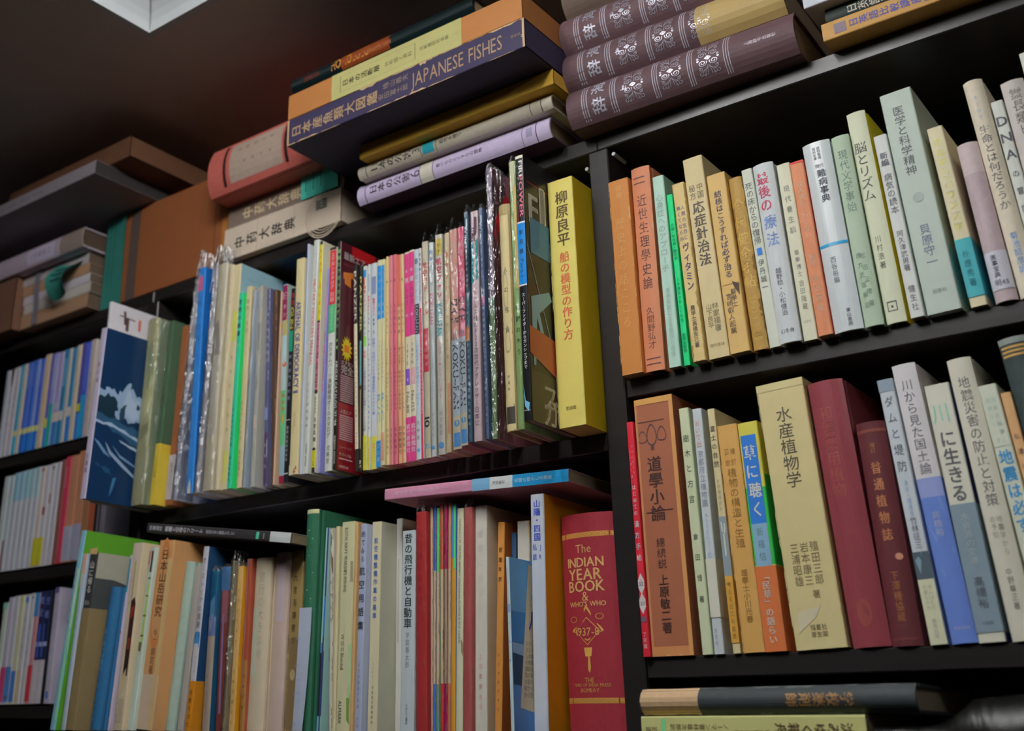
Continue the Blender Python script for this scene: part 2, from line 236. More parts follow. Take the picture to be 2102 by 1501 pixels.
('book','p',(-.2668,0,.0735),(-.0422,),(.0126,.2192,.148),(217,227,234),'slim whitish book about dams, with a dark water photograph low on its spine',3,[('q',0,1,0,.05,(157,174,190)),('v',.5,.06,.38,(106,112,123),'ダムと堤防',.62),('v',.5,.4,.54,(162,198,234),'治水・環境を',.3),('v',.5,.54,.66,(118,123,134),'竹林征三',.45),('q',0,1,.67,.77,(90,106,118)),('p',[(.1,.7),(.6,.67),(.3,.75)],(140,168,182)),('q',0,1,.77,1,(234,234,201)),('v',.65,.79,.88,(185,185,154),'ダムはむだ',.3),('v',.35,.79,.88,(185,185,154),'不要なのか',.3),('v',.5,.91,.98,(176,176,151),'鹿島出版',.3)],{}),
('book','h',(-.2512,0,.0735),(-.0502,),(.0189,.2297,.184),(234,231,234),'hardcover white above and blue below, beside the slim book about dams',3,[('v',.5,.06,.42,(121,121,127),'川から見た国土論',.5),('z',.43,1,(116,149,231)),('z',.43,.5,(162,177,234),'s'),('p',[(.1,.6),(.8,.5),(.9,.55),(.3,.66)],(136,164,234)),('v',.5,.55,.64,(193,202,234),'高橋裕',.35),('h',.95,.2,.85,(199,208,234),'鹿島出版会'),('p',[(.2,.75),(.9,.68),(.9,.7),(.3,.78)],(124,164,234))],{'bulge':.002}),
('book','p',(-.2317,0,.0735),(-.0377,),(.0193,.2073,.148),(234,234,216),'book with loose grey-blue lower band and brush title starting in green',3,[('z',0,1,(41,55,127),'r'),('v',.45,.06,.18,(161,234,208),'川',.75),('v',.5,.19,.48,(108,111,116),'*に生きる',.66),('o',.485,.965,(144,166,180)),('v',.5,.52,.72,(197,213,216),'水資源の変遷',.4),('v',.5,.76,.88,(108,116,127),'高橋裕',.42),('h',.93,.3,.7,(105,119,130),'山海堂')],{}),
('book','h',(-.2085,0,.0735),(-.0473,),(.0187,.2261,.184),(234,231,213),'tall greyish-white hardcover with a dark nine-character title',3,[('v',.52,.07,.55,(117,117,114),'地震災害の防止と対策',.5),('v',.62,.58,.72,(175,175,161),'地震学から',.24),('v',.35,.58,.66,(175,175,161),'の予知',.24),('v',.5,.76,.9,(153,153,142),'中野尊正著',.26)],{'bulge':.003}),
('book','p',(-.1865,0,.0735),(-.0616,),(.0136,.1999,.148),(228,234,213),'pale book with a bold blue title',3,[('v',.65,.05,.25,(179,212,207),'日本の科学と',.26),('v',.35,.05,.25,(179,212,207),'技術シリーズ',.26),('v',.5,.27,.74,(62,168,234),'*地震は必ずくる',.74),('h',.92,.2,.8,(131,137,129),'南雲堂'),('q',0,1,.255,.258,(196,215,201))],{}),
('book','p',(-.1722,0,.0735),(-.0589,),(.0075,.1913,.148),(234,185,130),'tan paperback beside the pale book with the bold blue title',3,[('v',.5,.16,.6,(131,104,82),'私達の知る地震',.55)],{}),
('book','h',(-.1625,0,.0735),(-.0681,),(.0229,.2357,.184),(64,78,78),'dark green-black book with gold bands at its head',3,[('q',.05,.95,.03,.038,(220,173,95)),('q',.05,.95,.045,.053,(220,173,95)),('q',.05,.95,.06,.068,(220,173,95)),('v',.6,.16,.45,(229,173,95),'*地質學',.4),('q',0,1,0,.022,(153,162,156))],{'bulge':.004}),
('book','p',(-1.2551,-.091,.2897),(-.002,),(.0059,.2821,.21),(231,228,234),'tall white-covered book with brush marks on its cover, rising behind the mountain photo book',0,[('P',[(.1,.03),(.12,.03),(.13,.1),(.11,.1)],(90,67,65)),('P',[(.07,.055),(.2,.06),(.2,.067),(.07,.062)],(132,110,107)),('Q',.125,.15,.06,.13,(96,73,73)),('Q',.23,.25,.05,.11,(234,109,89)),('Q',.31,.425,.04,.16,(205,194,197))],{}),
('book','p',(-1.2487,-.1113,.2897),(.0407,),(.0114,.233,.19),(216,208,234),'book with a snowy mountain photograph on its cover and a lavender spine',0,[('v',.5,.2,.34,(159,113,136),'雪の峰',.5),('v',.5,.74,.86,(113,107,145),'写真集',.5),('z',0,1,(21,58,99),'r'),('P',[(0,.36),(.019,.366),(.039,.37),(.054,.366),(.053,.347),(.08,.345),(.108,.356),(.125,.343),(.132,.354),(.152,.372),(.168,.375),(.174,.348),(.198,.356),(.227,.312),(.246,.294),(.256,.29),(.272,.289),(.27,.327),(.288,.316),(.319,.351),(.32,.35),(.331,.365),(.353,.352),(.361,.36),(.388,.359),(.4,.34),(.4,.365),(.397,.392),(.392,.42),(.395,.472),(.4,.5),(.364,.512),(.348,.505),(.336,.517),(.3,.523),(.28,.53),(.261,.508),(.244,.501),(.214,.524),(.172,.516),(.16,.5),(.125,.495),(.084,.468),(.056,.492),(.025,.477),(0,.46),(.01,.456),(0,.415),(0,.41),(0,.389)],(162,191,223)),('P',[(.22,.4),(.238,.395),(.231,.381),(.243,.342),(.264,.33),(.281,.363),(.288,.38),(.307,.376),(.32,.4),(.336,.386),(.35,.382),(.384,.41),(.4,.39),(.392,.396),(.4,.436),(.398,.448),(.4,.48),(.377,.497),(.349,.487),(.314,.51),(.3,.5),(.274,.492),(.278,.472),(.26,.494),(.24,.47),(.238,.463),(.22,.433),(.216,.43)],(185,206,234)),('P',[(0,.41),(.015,.401),(.052,.408),(.072,.386),(.08,.38),(.102,.398),(.124,.392),(.144,.397),(.168,.42),(.168,.45),(.185,.45),(.177,.452),(.18,.47),(.155,.474),(.157,.508),(.132,.518),(.12,.52),(.096,.527),(.064,.529),(.027,.527),(0,.52),(0,.492),(.006,.472),(0,.454)],(26,58,76)),('P',[(.2,.45),(.22,.443),(.22,.432),(.248,.42),(.239,.453),(.242,.485),(.24,.5),(.228,.521),(.204,.525),(.192,.53),(.2,.515),(.194,.489)],(38,76,93)),('P',[(.34,.4),(.356,.408),(.369,.418),(.372,.41),(.368,.421),(.359,.438),(.36,.44),(.359,.436),(.347,.439),(.336,.43),(.341,.412),(.343,.412)],(35,64,93)),('P',[(0,.5),(.043,.504),(.082,.519),(.122,.523),(.152,.516),(.2,.53),(.239,.542),(.276,.55),(.322,.543),(.36,.555),(.4,.57),(.393,.579),(.397,.598),(.395,.613),(.4,.639),(.4,.66),(.362,.65),(.316,.646),(.272,.622),(.236,.61),(.2,.6),(.154,.6),(.118,.573),(.082,.566),(.041,.564),(0,.56),(.001,.559),(.005,.534),(.005,.527),(0,.503)],(52,99,136)),('P',[(0,.545),(.033,.548),(.068,.556),(.097,.549),(.132,.546),(.16,.555),(.204,.567),(.257,.572),(.305,.594),(.351,.598),(.4,.61),(.397,.611),(.4,.616),(.4,.628),(.4,.623),(.4,.63),(.357,.618),(.303,.603),(.261,.594),(.206,.582),(.16,.57),(.124,.57),(.096,.563),(.067,.569),(.027,.562),(0,.56),(0,.563),(.003,.55),(0,.546),(.005,.545)],(182,205,234)),('P',[(.22,.635),(.266,.645),(.311,.656),(.357,.66),(.4,.675),(.4,.676),(.4,.681),(.398,.687),(.4,.69),(.36,.678),(.322,.671),(.276,.657),(.24,.65),(.235,.651),(.233,.643),(.221,.642)],(184,206,234)),('P',[(.1,.66),(.16,.71),(.28,.77),(.4,.83),(.4,.845),(.26,.785),(.144,.725)],(162,188,220)),('P',[(.16,.67),(.24,.72),(.4,.77),(.4,.78),(.24,.735)],(128,168,209)),('P',[(0,.655),(.048,.67),(.12,.72),(.168,.75),(.1,.73),(.04,.685)],(116,162,203)),('P',[(.2,.86),(.232,.85),(.208,.93),(.184,.97),(.192,.91)],(70,133,180)),('P',[(0,.78),(.029,.787),(.063,.793),(.09,.805),(.12,.8),(.138,.807),(.166,.813),(.177,.838),(.2,.84),(.173,.846),(.163,.833),(.136,.839),(.12,.83),(.096,.809),(.06,.806),(.03,.788)],(41,93,133))],{'gloss':1}),
('book','p',(-1.2314,-.0411,.2897),(.0174,),(.0227,.2614,.184),(207,205,156),'clear-wrapped book with a faded map cover between the mountain book and the green one',0,[('p',[(.1,.15),(.6,.12),(.9,.3),(.5,.4),(.2,.35)],(184,196,156)),('p',[(.3,.3),(.8,.32),(.9,.5),(.4,.55)],(228,225,164)),('p',[(.1,.6),(.9,.57),(.9,.62),(.1,.68)],(177,177,136)),('p',[(0,.72),(1,.7),(1,1),(0,1)],(187,184,153)),('q',.2,.24,.02,.98,(234,228,176)),('z',0,1,(159,173,144),'r')],{'sleeve':.004}),
('book','p',(-1.2081,-.0291,.2897),(.045,),(.0097,.2575,.184),(83,114,87),'dark green book with a yellow paper band on its lower third',0,[('v',.5,.3,.5,(128,147,114),'地図帳',.4),('o',.68,1,(234,205,72)),('v',.5,.74,.86,(149,130,49),'人文社の地図',.4)],{}),
('slipcased_book','c',(-1.1952,-.0138,.2897),(.034,),(.0144,.2515,.184),(178,111,72),'brown slipcase edge with a white paper label low on it, beside the silver-wrapped book',0,[('o',.73,.97,(211,206,220)),('v',.5,.77,.93,(183,183,200),'書庫の覚え',.5)],{}),
('book','p',(-1.158,-.0336,.2897),(.0535,),(.0093,.3008,.21),(217,220,234),'grey album in crinkled silvery plastic wrap standing above the others beside the blue book',0,[('v',.7,.5,.8,(197,203,234),'写真集全',.4)],{'sleeve':.048,'crinkle':1.6}),
('book','p',(-1.1123,-.05,.2897),(-.0138,),(.0126,.3099,.21),(60,147,234),'bright blue paperback with a pink tab, left end of the packed shelf',0,[('q',0,.75,.04,.11,(234,109,152)),('v',.5,.14,.36,(60,114,175),'あじあ号',.6),('v',.3,.5,.8,(128,177,234),'写真で見る鉄道',.4),('z',0,1,(30,109,188),'r'),('q',.35,.42,.02,.98,(92,164,234)),('p',[(.25,.97),(.6,.94),(.75,1),(.25,1)],(234,229,204))],{}),
('book','p',(-1.0992,-.0477,.2897),(.0344,),(.0087,.3077,.21),(229,226,234),'thin pale booklet in glittering clear plastic with a slip sticking up',0,[('N',0,.2,-.01,.13,(224,226,234))],{'sleeve':.03,'crinkle':1.2}),
('book','p',(-1.0834,-.048,.2897),(.0127,),(.0171,.3065,.21),(234,223,195),'cream-grey book in clear plastic with a torn grey patch',0,[('p',[(.15,.28),(.5,.26),(.9,.4),(.75,.5),(.2,.42)],(186,177,166)),('q',.25,.8,.42,.78,(230,224,210))],{'sleeve':.028}),
('book','p',(-1.0658,-.0434,.2897),(.016,),(.0057,.3029,.21),(234,222,188),'cream booklet with tiny widely spaced characters, beside the grey-patched book',0,[('v',.5,.07,.5,(164,156,125),'国鉄歴史事典資料集編',.35),('w',(206,182,130),.3)],{}),
('book','p',(-1.0581,-.0398,.2897),(.011,),(.0105,.3027,.21),(234,221,177),'cream magazine with lime green patches and a pale blue cover side',0,[('z',0,1,(162,204,219),'r'),('Q',.372,.6,0,1,(43,151,232)),('q',.2,.8,.22,.36,(224,234,94)),('q',.2,.7,.84,.97,(226,234,104)),('v',.4,.4,.78,(173,154,119),'車両形式図集',.4),('Q',.06,.348,.06,.063,(148,178,189))],{}),
('book','p',(-1.047,-.0407,.2897),(.0117,),(.0075,.2591,.184),(65,224,176),'teal-green railway book with black title and white number 72',0,[('v',.5,.03,.24,(41,81,73),'*世界の鉄道',.8),('h',.28,.15,.9,(216,234,208),"'72"),('v',.4,.6,.8,(41,102,89),'昭和四十七年版',.5),('v',.4,.84,.97,(41,102,89),'朝日新聞社',.55),('z',0,1,(51,234,124),'r')],{}),
('book','p',(-1.0353,-.0357,.2897),(-.0022,),(.009,.2677,.184),(234,216,172),'beige companion of the teal-green railway book, title faded brown',0,[('v',.5,.06,.25,(191,169,127),'世界の鉄道',.6),('v',.4,.58,.78,(188,167,124),'昭和四十六年版',.45),('v',.4,.82,.95,(188,167,124),'朝日新聞社',.5)],{}),
('book','p',(-1.0258,-.0345,.2897),(.011,),(.0041,.2609,.184),(203,217,234),'blue-grey wrapped magazine right of the beige railway book',0,[('q',.6,1,0,1,(184,193,204))],{'sleeve':.002}),
('book','p',(-1.0172,-.0296,.2897),(-.0045,),(.0067,.2666,.184),(184,184,176),'grey mottled magazine with a small tan patch low on its spine',0,[('q',.2,.9,.2,.34,(160,160,155)),('q',.1,.9,.66,.72,(213,199,176)),('p','c,.5,.5,.3,.04',(166,166,163)),('w',(234,223,188),.4)],{}),
('book','p',(-1.0022,-.0221,.2897),(-.0339,),(.006,.2631,.184),(102,107,147),'worn blue-violet magazine about electric locomotives',0,[('v',.5,.12,.4,(205,208,234),'電気機関車快走',.6),('q',.1,.9,.62,.68,(141,162,215)),('v',.5,.78,.93,(234,208,228),'交友社',.65),('z',.74,1,(94,73,112),'s'),('w',(207,199,215),.9)],{}),
('book','p',(-.9933,-.0177,.2897),(-.0434,),(.0073,.2606,.184),(104,78,65),'thin dark brown worn spine right of the blue-violet magazine',0,[('w',(165,136,109),.6)],{}),
('book','p',(-.9854,-.0222,.2897),(-.0005,),(.0026,.2532,.184),(232,194,162),'thin pinkish-beige coverless booklet beside the dark brown spine',0,[],{}),
('magazine','m',(-.9755,-.0213,.2897),(-.0274,),(.0083,.2615,.184),(190,211,201),'magazine with a maroon head, yellow wedge and pale green foot',0,[('q',0,1,.005,.19,(169,50,100)),('h',.06,.1,.9,(234,225,229),'E'),('v',.5,.1,.18,(234,221,229),'*タン',.7),('p',[(0,.21),(.95,.17),(.95,.27),(.6,.27)],(234,202,34)),('q',0,1,.27,.55,(208,234,234)),('p','c,.65,.42,.4,.0',(234,86,48)),('q',0,1,.55,.82,(121,217,148)),('v',.6,.56,.66,(234,92,59),'*超冒険',.5),('q',.4,.8,.67,.71,(234,186,70)),('q',0,1,.82,.96,(169,206,217)),('q',0,1,.965,1,(169,47,79))],{'gloss':1}),
('magazine','m',(-.9667,-.0228,.2897),(.0025,),(.0074,.2516,.184),(41,41,47),'black gun magazine with red, yellow and white lettering',0,[('v',.5,.02,.1,(234,64,74),'*月刊',.8),('r',.5,.1,.22,(234,211,76),'*GUN',.75),('q',.1,.9,.23,.34,(44,177,138)),('v',.5,.35,.6,(183,194,227),'銃の専門誌特集',.6),('q',0,1,.69,.694,(229,229,234)),('v',.5,.72,.9,(223,223,234),'国際出版株式会社',.5),('q',0,1,.955,.96,(234,234,234))],{'gloss':1}),
('book','p',(-.9329,-.0482,.2897),(-.0021,),(.0133,.2754,.21),(234,219,166),'beige book with navy blue Roman lettering, foot corner torn',0,[('r',.5,.21,.64,(84,84,167),'*ARSENAL OF DEMOCRACY II',.62),('r',.5,.72,.79,(209,191,143),'CARTOONS',.3),('p',[(0,.955),(.5,.97),(.95,.94),(.9,1),(0,1)],(234,224,186)),('p',[(.5,.985),(.85,.96),(.95,.98),(.6,1)],(209,127,68)),('h',.1,.3,.7,(212,196,148),'TRAINS')],{}),
('magazine','m',(-.9191,-.0453,.2897),(.0036,),(.0027,.2936,.21),(209,219,234),'very thin white magazine with a mottled blue spine edge',0,[('q',0,.55,0,.22,(119,150,234)),('q',0,.5,.22,.5,(88,130,224)),('q',0,.5,.5,1,(147,177,234)),('z',0,1,(229,234,234),'r')],{}),
('book','p',(-.9159,-.044,.2897),(.0251,),(.0087,.2962,.21),(229,234,227),'white model-making manual with red Roman lettering down its spine',0,[('v',.65,.03,.17,(140,140,147),'ミリタリーモデリング',.3),('r',.62,.18,.56,(234,78,92),'MILITARY MODELERS MANUAL',.5),('v',.45,.62,.82,(142,142,142),'ドイツ軍戦車編',.4),('r',.6,.88,.97,(127,127,122),'HOBBY JAPAN',.3),('q',.2,.26,.5,.9,(181,181,178))],{'gloss':1}),
('magazine','m',(-.9023,-.0421,.2897),(.0101,),(.0052,.2929,.21),(234,231,199),'weapon magazine with yellow then pink spine panels',0,[('q',.05,.95,0,.015,(56,51,46)),('q',.05,.95,.015,.36,(234,221,26)),('v',.5,.03,.15,(234,89,36),'*ワイルド',.8),('v',.5,.19,.34,(234,89,36),'*ウエポン',.8),('q',.05,.95,.36,.37,(80,62,62)),('q',.05,.95,.37,.66,(234,140,176)),('v',.5,.375,.65,(83,62,77),'*世界の最新兵器を満載し図解で徹底解剖',.75),('q',.05,.95,.66,.675,(67,56,62)),('v',.5,.69,.76,(103,98,93),'軍事評論家',.5),('v',.5,.77,.88,(83,77,77),'*立花正照',.8),('q',.05,.95,.9,.91,(67,62,51)),('q',.05,.95,.91,.98,(234,225,28)),('v',.5,.915,.975,(129,119,36),'ワイドの本',.6),('q',.05,.95,.98,1,(67,56,46)),('z',0,1,(234,231,204),'r')],{'gloss':1}),
('magazine','m',(-.8965,-.0378,.2897),(.0289,),(.0025,.256,.184),(165,165,234),'thin violet and pink toy-gun magazine',0,[('v',.5,.02,.12,(112,122,230),'別冊',.7),('q',.1,.9,.12,.3,(219,149,213)),('r',.5,.32,.62,(234,70,102),'*TOY GUN GRAPHIC GT',.8),('q',.2,.8,.65,.9,(148,154,234))],{}),
('magazine','m',(-.8867,-.0374,.2897),(.0018,),(.0106,.2818,.21),(229,234,224),'air-gun catalogue with red panel above a green panel',0,[('q',0,1,0,.012,(77,56,61)),('q',.05,1,.015,.27,(234,65,70)),('v',.5,.025,.2,(234,225,221),'*エアガンカタログ',.75),('v',.5,.21,.26,(234,225,221),'別冊',.75),('q',.05,1,.27,.4,(98,201,134)),('v',.5,.28,.39,(170,234,190),'最新完全保存',.6),('v',.5,.44,.86,(108,108,103),'カスタムパーツ満載最強オールカタログ',.6),('v',.5,.89,.97,(149,149,144),'成美堂',.5)],{'gloss':1}),
('magazine','m',(-.8715,-.04,.2897),(.0009,),(.0055,.2854,.13),(50,40,40),'tall air-gun catalogue with green spine title and dark maroon cover',0,[('v',.5,.03,.5,(164,234,118),'*最新エアガンカタログ97-98',.85),('r',.5,.54,.82,(234,234,224),"*AIRGUN CATALOG '97-'98",.6),('r',.5,.86,.98,(234,229,219),'SEIBIDO MOOK',.5),('z',0,1,(89,32,43),'r'),('Q',.15,.5,0,.055,(200,35,40)),('H',.06,.03,.35,(234,224,224),'*最新エア'),('H',.1,.03,.225,(161,107,107),'SEIBIDO MOOK'),('P',[(.03,.14),(.18,.125),(.18,.155),(.14,.155),(.14,.2),(.05,.19),(.05,.17),(.03,.17)],(234,135,54)),('P','s,0.100,.48,0.080,.06',(234,211,35)),('Q',.065,.135,.465,.498,(234,129,54)),('H',.545,.025,.2,(234,225,216),'*エアガン'),('H',.575,.025,.2,(234,225,216),'*完全'),('Q',0,1,.72,.735,(164,40,50)),('Q',0,1,.735,1,(154,32,43)),('Q',.02,.2,.6,.605,(205,164,169)),('Q',.02,.2,.609,.614,(205,164,169)),('Q',.02,.2,.618,.623,(205,164,169)),('Q',.02,.2,.627,.632,(205,164,169)),('Q',.02,.2,.636,.641,(205,164,169)),('Q',.02,.2,.645,.65,(205,164,169)),('Q',.02,.2,.654,.659,(205,164,169)),('Q',.02,.2,.663,.668,(205,164,169)),('Q',.02,.2,.672,.677,(205,164,169)),('Q',.02,.2,.681,.686,(205,164,169)),('Q',.02,.2,.69,.695,(205,164,169)),('Q',.02,.2,.699,.704,(205,164,169)),('Q',.02,.2,.708,.713,(205,164,169)),('Q',.02,.2,.77,.775,(210,169,174)),('Q',.02,.2,.779,.784,(210,169,174)),('Q',.02,.2,.788,.793,(210,169,174)),('Q',.02,.2,.797,.802,(210,169,174)),('Q',.02,.2,.806,.811,(210,169,174)),('Q',.02,.2,.815,.82,(210,169,174)),('Q',.02,.2,.824,.829,(210,169,174)),('Q',.02,.2,.833,.838,(210,169,174)),('Q',.02,.2,.842,.847,(210,169,174)),('Q',.02,.2,.851,.856,(210,169,174)),('Q',.02,.2,.86,.865,(210,169,174)),('Q',.02,.2,.869,.874,(210,169,174)),('H',.755,.025,.18,(234,225,220),'*人気エア'),('H',.905,.02,.19,(234,225,221),'*シューティング'),('H',.935,.02,.19,(234,225,221),'*サバイバル'),('Q',.02,.2,.95,.955,(234,194,194)),('H',.985,.025,.15,(234,215,215),'成美堂出版')],{'gloss':1}),
('magazine','m',(-.8569,-.0168,.2897),(-.0324,),(.0052,.26,.184),(56,51,49),'battle-tank magazine with white lettering on black over a cream spine',0,[('q',0,1,.3,.9,(234,226,195)),('r',.5,.03,.29,(234,229,216),'*PANZER',.75),('v',.5,.4,.78,(139,134,114),'付総特集ゲルトエルアラメインの戦い',.6),('v',.5,.82,.88,(114,109,94),'8010',.6),('q',0,1,.9,1,(56,49,41))],{}),
('magazine','m',(-.8511,-.0165,.2897),(-.0153,),(.0033,.2555,.184),(53,50,42),'black battle-tank magazine with yellowish lettering and teal photo',0,[('r',.5,.05,.34,(234,229,138),'*PANZER',.85),('q',.1,.9,.38,.6,(117,173,183)),('q',.1,.9,.6,.88,(76,60,47)),('q',.4,.7,.62,.9,(209,198,168)),('r',.5,.95,.99,(229,219,198),'85',.8)],{}),
('magazine','m',(-.8469,-.0146,.2897),(-.017,),(.0054,.2556,.184),(231,234,224),'model magazine with the green year 1983 on its white spine',0,[('q',.1,.9,.02,.06,(58,168,233)),('q',.1,.5,.06,.1,(233,73,83)),('v',.5,.1,.24,(233,78,93),'*戦車マガジン',.7),('v',.5,.25,.36,(53,168,133),'*1983',.85),('q',.1,.9,.36,.41,(143,228,93)),('v',.5,.43,.47,(234,99,118),'特集',.7),('v',.5,.48,.82,(83,83,158),'T64は東独主力戦車かその実態とT72との比較',.7),('q',.05,1,.84,1,(234,229,61)),('v',.5,.87,.98,(178,173,73),'月刊マガジン',.6)],{}),
('magazine','m',(-.841,-.0129,.2897),(-.0158,),(.0034,.2572,.184),(229,234,234),'white tank magazine with blue title text, numbered 88-6',0,[('q',.2,.8,.05,.14,(175,190,221)),('v',.5,.16,.26,(234,79,94),'*戦車マガジン',.8),('v',.5,.27,.35,(56,82,159),'*88-6',.85),('v',.5,.37,.82,(107,128,206),'特集21世紀の戦車高速化と軽量化の波',.75),('q',.05,1,.85,1,(234,227,93)),('v',.5,.9,.98,(234,129,94),'戦車マガジン',.6)],{}),
('magazine','m',(-.8371,-.012,.2897),(-.0127,),(.0086,.2572,.184),(220,227,234),'white tank magazine with blue title text, numbered 88 5',0,[('q',.1,.9,.07,.16,(143,163,203)),('v',.5,.18,.27,(233,73,93),'*戦車マガジン',.7),('v',.5,.28,.36,(53,78,153),'*88 5',.8),('v',.5,.38,.75,(103,128,203),'特集21世紀のハイテク戦車技術チャドのPV戦',.7),('q',.05,1,.85,1,(234,227,93)),('v',.5,.88,.97,(234,123,89),'戦車マガジン',.6)],{}),
('magazine','m',(-.8253,-.0169,.2897),(-.0041,),(.0063,.2561,.184),(234,229,180),'left of the two radio-control magazines with blue head panels',0,[('q',.05,.95,.03,.3,(52,160,234)),('v',.5,.05,.29,(192,221,234),'ラジコン技術',.7),('v',.5,.4,.6,(179,179,154),'ラジコンの飛行機集',.45),('r',.5,.66,.8,(134,184,214),'R/C',.8),('q',0,1,.88,1,(44,154,234)),('v',.5,.89,.98,(185,217,234),'*プロポ',.8)],{}),
('magazine','m',(-.8136,-.0222,.2897),(-.0072,),(.0045,.2527,.184),(234,229,180),'right of the two radio-control magazines with blue head panels',0,[('q',.05,.95,.03,.3,(52,160,234)),('v',.5,.05,.29,(192,221,234),'ラジコン技術',.7),('v',.5,.4,.6,(180,180,155),'ラジコンの飛行機集',.45),('r',.5,.66,.8,(135,185,216),'R/C',.8),('q',.05,.95,.85,.98,(234,169,141))],{}),
('magazine','m',(-.8077,-.0199,.2897),(-.011,),(.0035,.256,.184),(234,210,152),'cream aviation journal left of the two pink ones',0,[('v',.5,.1,.16,(120,110,90),'翼',.7),('v',.5,.24,.4,(120,110,90),'航空専門誌',.6),('v',.5,.46,.54,(120,110,90),'第八十二号',.6),('v',.5,.57,.76,(120,110,90),'昭和四十八年四月号',.6),('v',.5,.83,.96,(120,110,90),'航空新聞社',.75)],{}),
('magazine','m',(-.8037,-.0178,.2897),(-.0108,),(.0038,.2569,.184),(234,140,162),'rose-pink aviation journal with a pale spine crease, left of its salmon neighbour',0,[('v',.5,.1,.16,(180,84,125),'翼',.7),('v',.5,.24,.4,(180,84,125),'航空専門誌',.6),('v',.5,.46,.54,(180,84,125),'第九十二号',.6),('v',.5,.57,.76,(180,84,125),'昭和四十九年三月号',.6),('v',.5,.83,.96,(180,84,125),'航空新聞社',.75),('q',.75,.85,.3,.97,(234,166,187))],{}),
('magazine','m',(-.7991,-.0165,.2897),(-.0121,),(.0049,.2575,.184),(234,125,134),'salmon-pink aviation journal right of the rose-pink one',0,[('v',.5,.1,.16,(160,69,84),'翼',.7),('v',.5,.24,.4,(160,69,84),'航空専門誌',.6),('v',.5,.46,.54,(160,69,84),'第八十八号',.6),('v',.5,.57,.76,(160,69,84),'昭和四十八年十月号',.6),('v',.5,.83,.96,(160,69,84),'航空新聞社',.75)],{}),
('magazine','m',(-.7925,-.0169,.2897),(-.0168,),(.0064,.2549,.184),(234,192,146),'cream aviation journal with red stained edges',0,[('v',.5,.1,.16,(140,89,74),'翼',.7),('v',.5,.24,.4,(140,89,74),'航空専門誌',.6),('v',.5,.46,.54,(140,89,74),'第八十三号',.6),('v',.5,.57,.76,(140,89,74),'昭和四十八年五月号',.6),('v',.5,.83,.96,(140,89,74),'航空新聞社',.75),('q',.2,.95,0,.26,(234,120,102)),('q',.85,1,.2,1,(234,125,106))],{}),
('magazine','m',(-.7856,-.0171,.2897),(-.0168,),(.0037,.2547,.184),(234,214,160),'plain cream aviation journal beside the two hot pink spines',0,[('v',.5,.1,.16,(120,110,90),'翼',.7),('v',.5,.24,.4,(120,110,90),'航空専門誌',.6),('v',.5,.46,.54,(120,110,90),'第八十六号',.6),('v',.5,.57,.76,(120,110,90),'昭和四十八年八月号',.6),('v',.5,.83,.96,(120,110,90),'航空新聞社',.75)],{}),
('magazine','m',(-.7814,-.0168,.2897),(-.0129,),(.0067,.2552,.184),(234,224,193),'hot pink aviation magazine dated 1975 with a purple number block',0,[('q',0,1,.01,.42,(234,76,146)),('v',.5,.08,.115,(234,197,214),'★',.7),('v',.5,.13,.16,(234,214,222),'*翼',.85),('v',.5,.18,.27,(104,54,99),'つばさ',.75),('v',.5,.3,.335,(234,197,214),'★',.7),('v',.5,.45,.56,(99,99,89),'1975',.8),('q',.05,.95,.575,.65,(144,94,205)),('h',.625,.3,.7,(234,225,234),'8'),('r',.5,.68,.78,(119,119,104),'No.110',.6),('q',0,1,.8,1,(234,76,146)),('v',.5,.83,.96,(234,206,218),'*航空新聞社',.85)],{}),
('magazine','m',(-.7742,-.0173,.2897),(-.0122,),(.0074,.2558,.184),(234,224,196),'hot pink aviation magazine dated 1976 with a pale block',0,[('q',0,1,.01,.42,(234,76,146)),('v',.5,.08,.115,(234,197,214),'★',.7),('v',.5,.13,.16,(234,214,222),'*翼',.85),('v',.5,.18,.27,(102,53,97),'つばさ',.75),('v',.5,.3,.335,(234,197,214),'★',.7),('v',.5,.45,.56,(97,97,87),'1976',.8),('q',.05,.95,.575,.65,(234,180,185)),('h',.625,.3,.7,(234,225,234),'8'),('r',.5,.68,.78,(117,117,102),'No.125',.6),('q',0,1,.8,1,(234,76,146)),('v',.5,.83,.96,(234,206,218),'*航空新聞社',.85)],{}),
('magazine','m',(-.7647,-.0197,.2897),(-.0109,),(.0063,.2534,.184),(209,224,234),'silver-blue aviation magazine numbered 8 with black Roman panel',0,[('h',.06,.1,.9,(58,97,136),'*8'),('v',.5,.09,.26,(171,201,225),'*航空ファン',.85),('q',0,1,.275,.42,(48,48,55)),('r',.5,.28,.415,(201,215,230),'*KOKU-FAN',.7),('v',.5,.47,.76,(97,136,196),'ソビエト・ミリタリー・パワー',.8),('v',.5,.82,.92,(112,117,122),'文林堂',.6),('p','c,.5,.96,.35,.0',(113,176,234))],{}),
('magazine','m',(-.7579,-.0198,.2897),(-.0109,),(.0035,.2534,.184),(234,224,224),'thin aviation report with a red lower spine and small black head text',0,[('v',.5,.02,.12,(107,96,117),'*航空情報',.8),('r',.5,.13,.26,(143,132,148),'IN-FLIGHT NOVEMBER 2001',.6),('q',.1,.9,.3,1,(234,69,97)),('r',.5,.32,.8,(234,165,178),'*SPECIAL FEATURE NAVY STRIKE FIGHTERS',.6)],{}),
('magazine','m',(-.7536,-.0191,.2897),(-.0118,),(.0087,.2603,.184),(234,224,194),'aviation journal in clear bag with large red title and red block',0,[('v',.5,.1,.36,(234,80,104),'*航空ジャーナル',.8),('q',.1,.9,.42,.62,(234,72,95)),('v',.5,.44,.6,(234,182,178),'英米戦闘機',.5),('r',.5,.82,.87,(68,68,78),'*10',.8),('h',.95,.1,.9,(118,187,232),'*75')],{'sleeve':.012}),
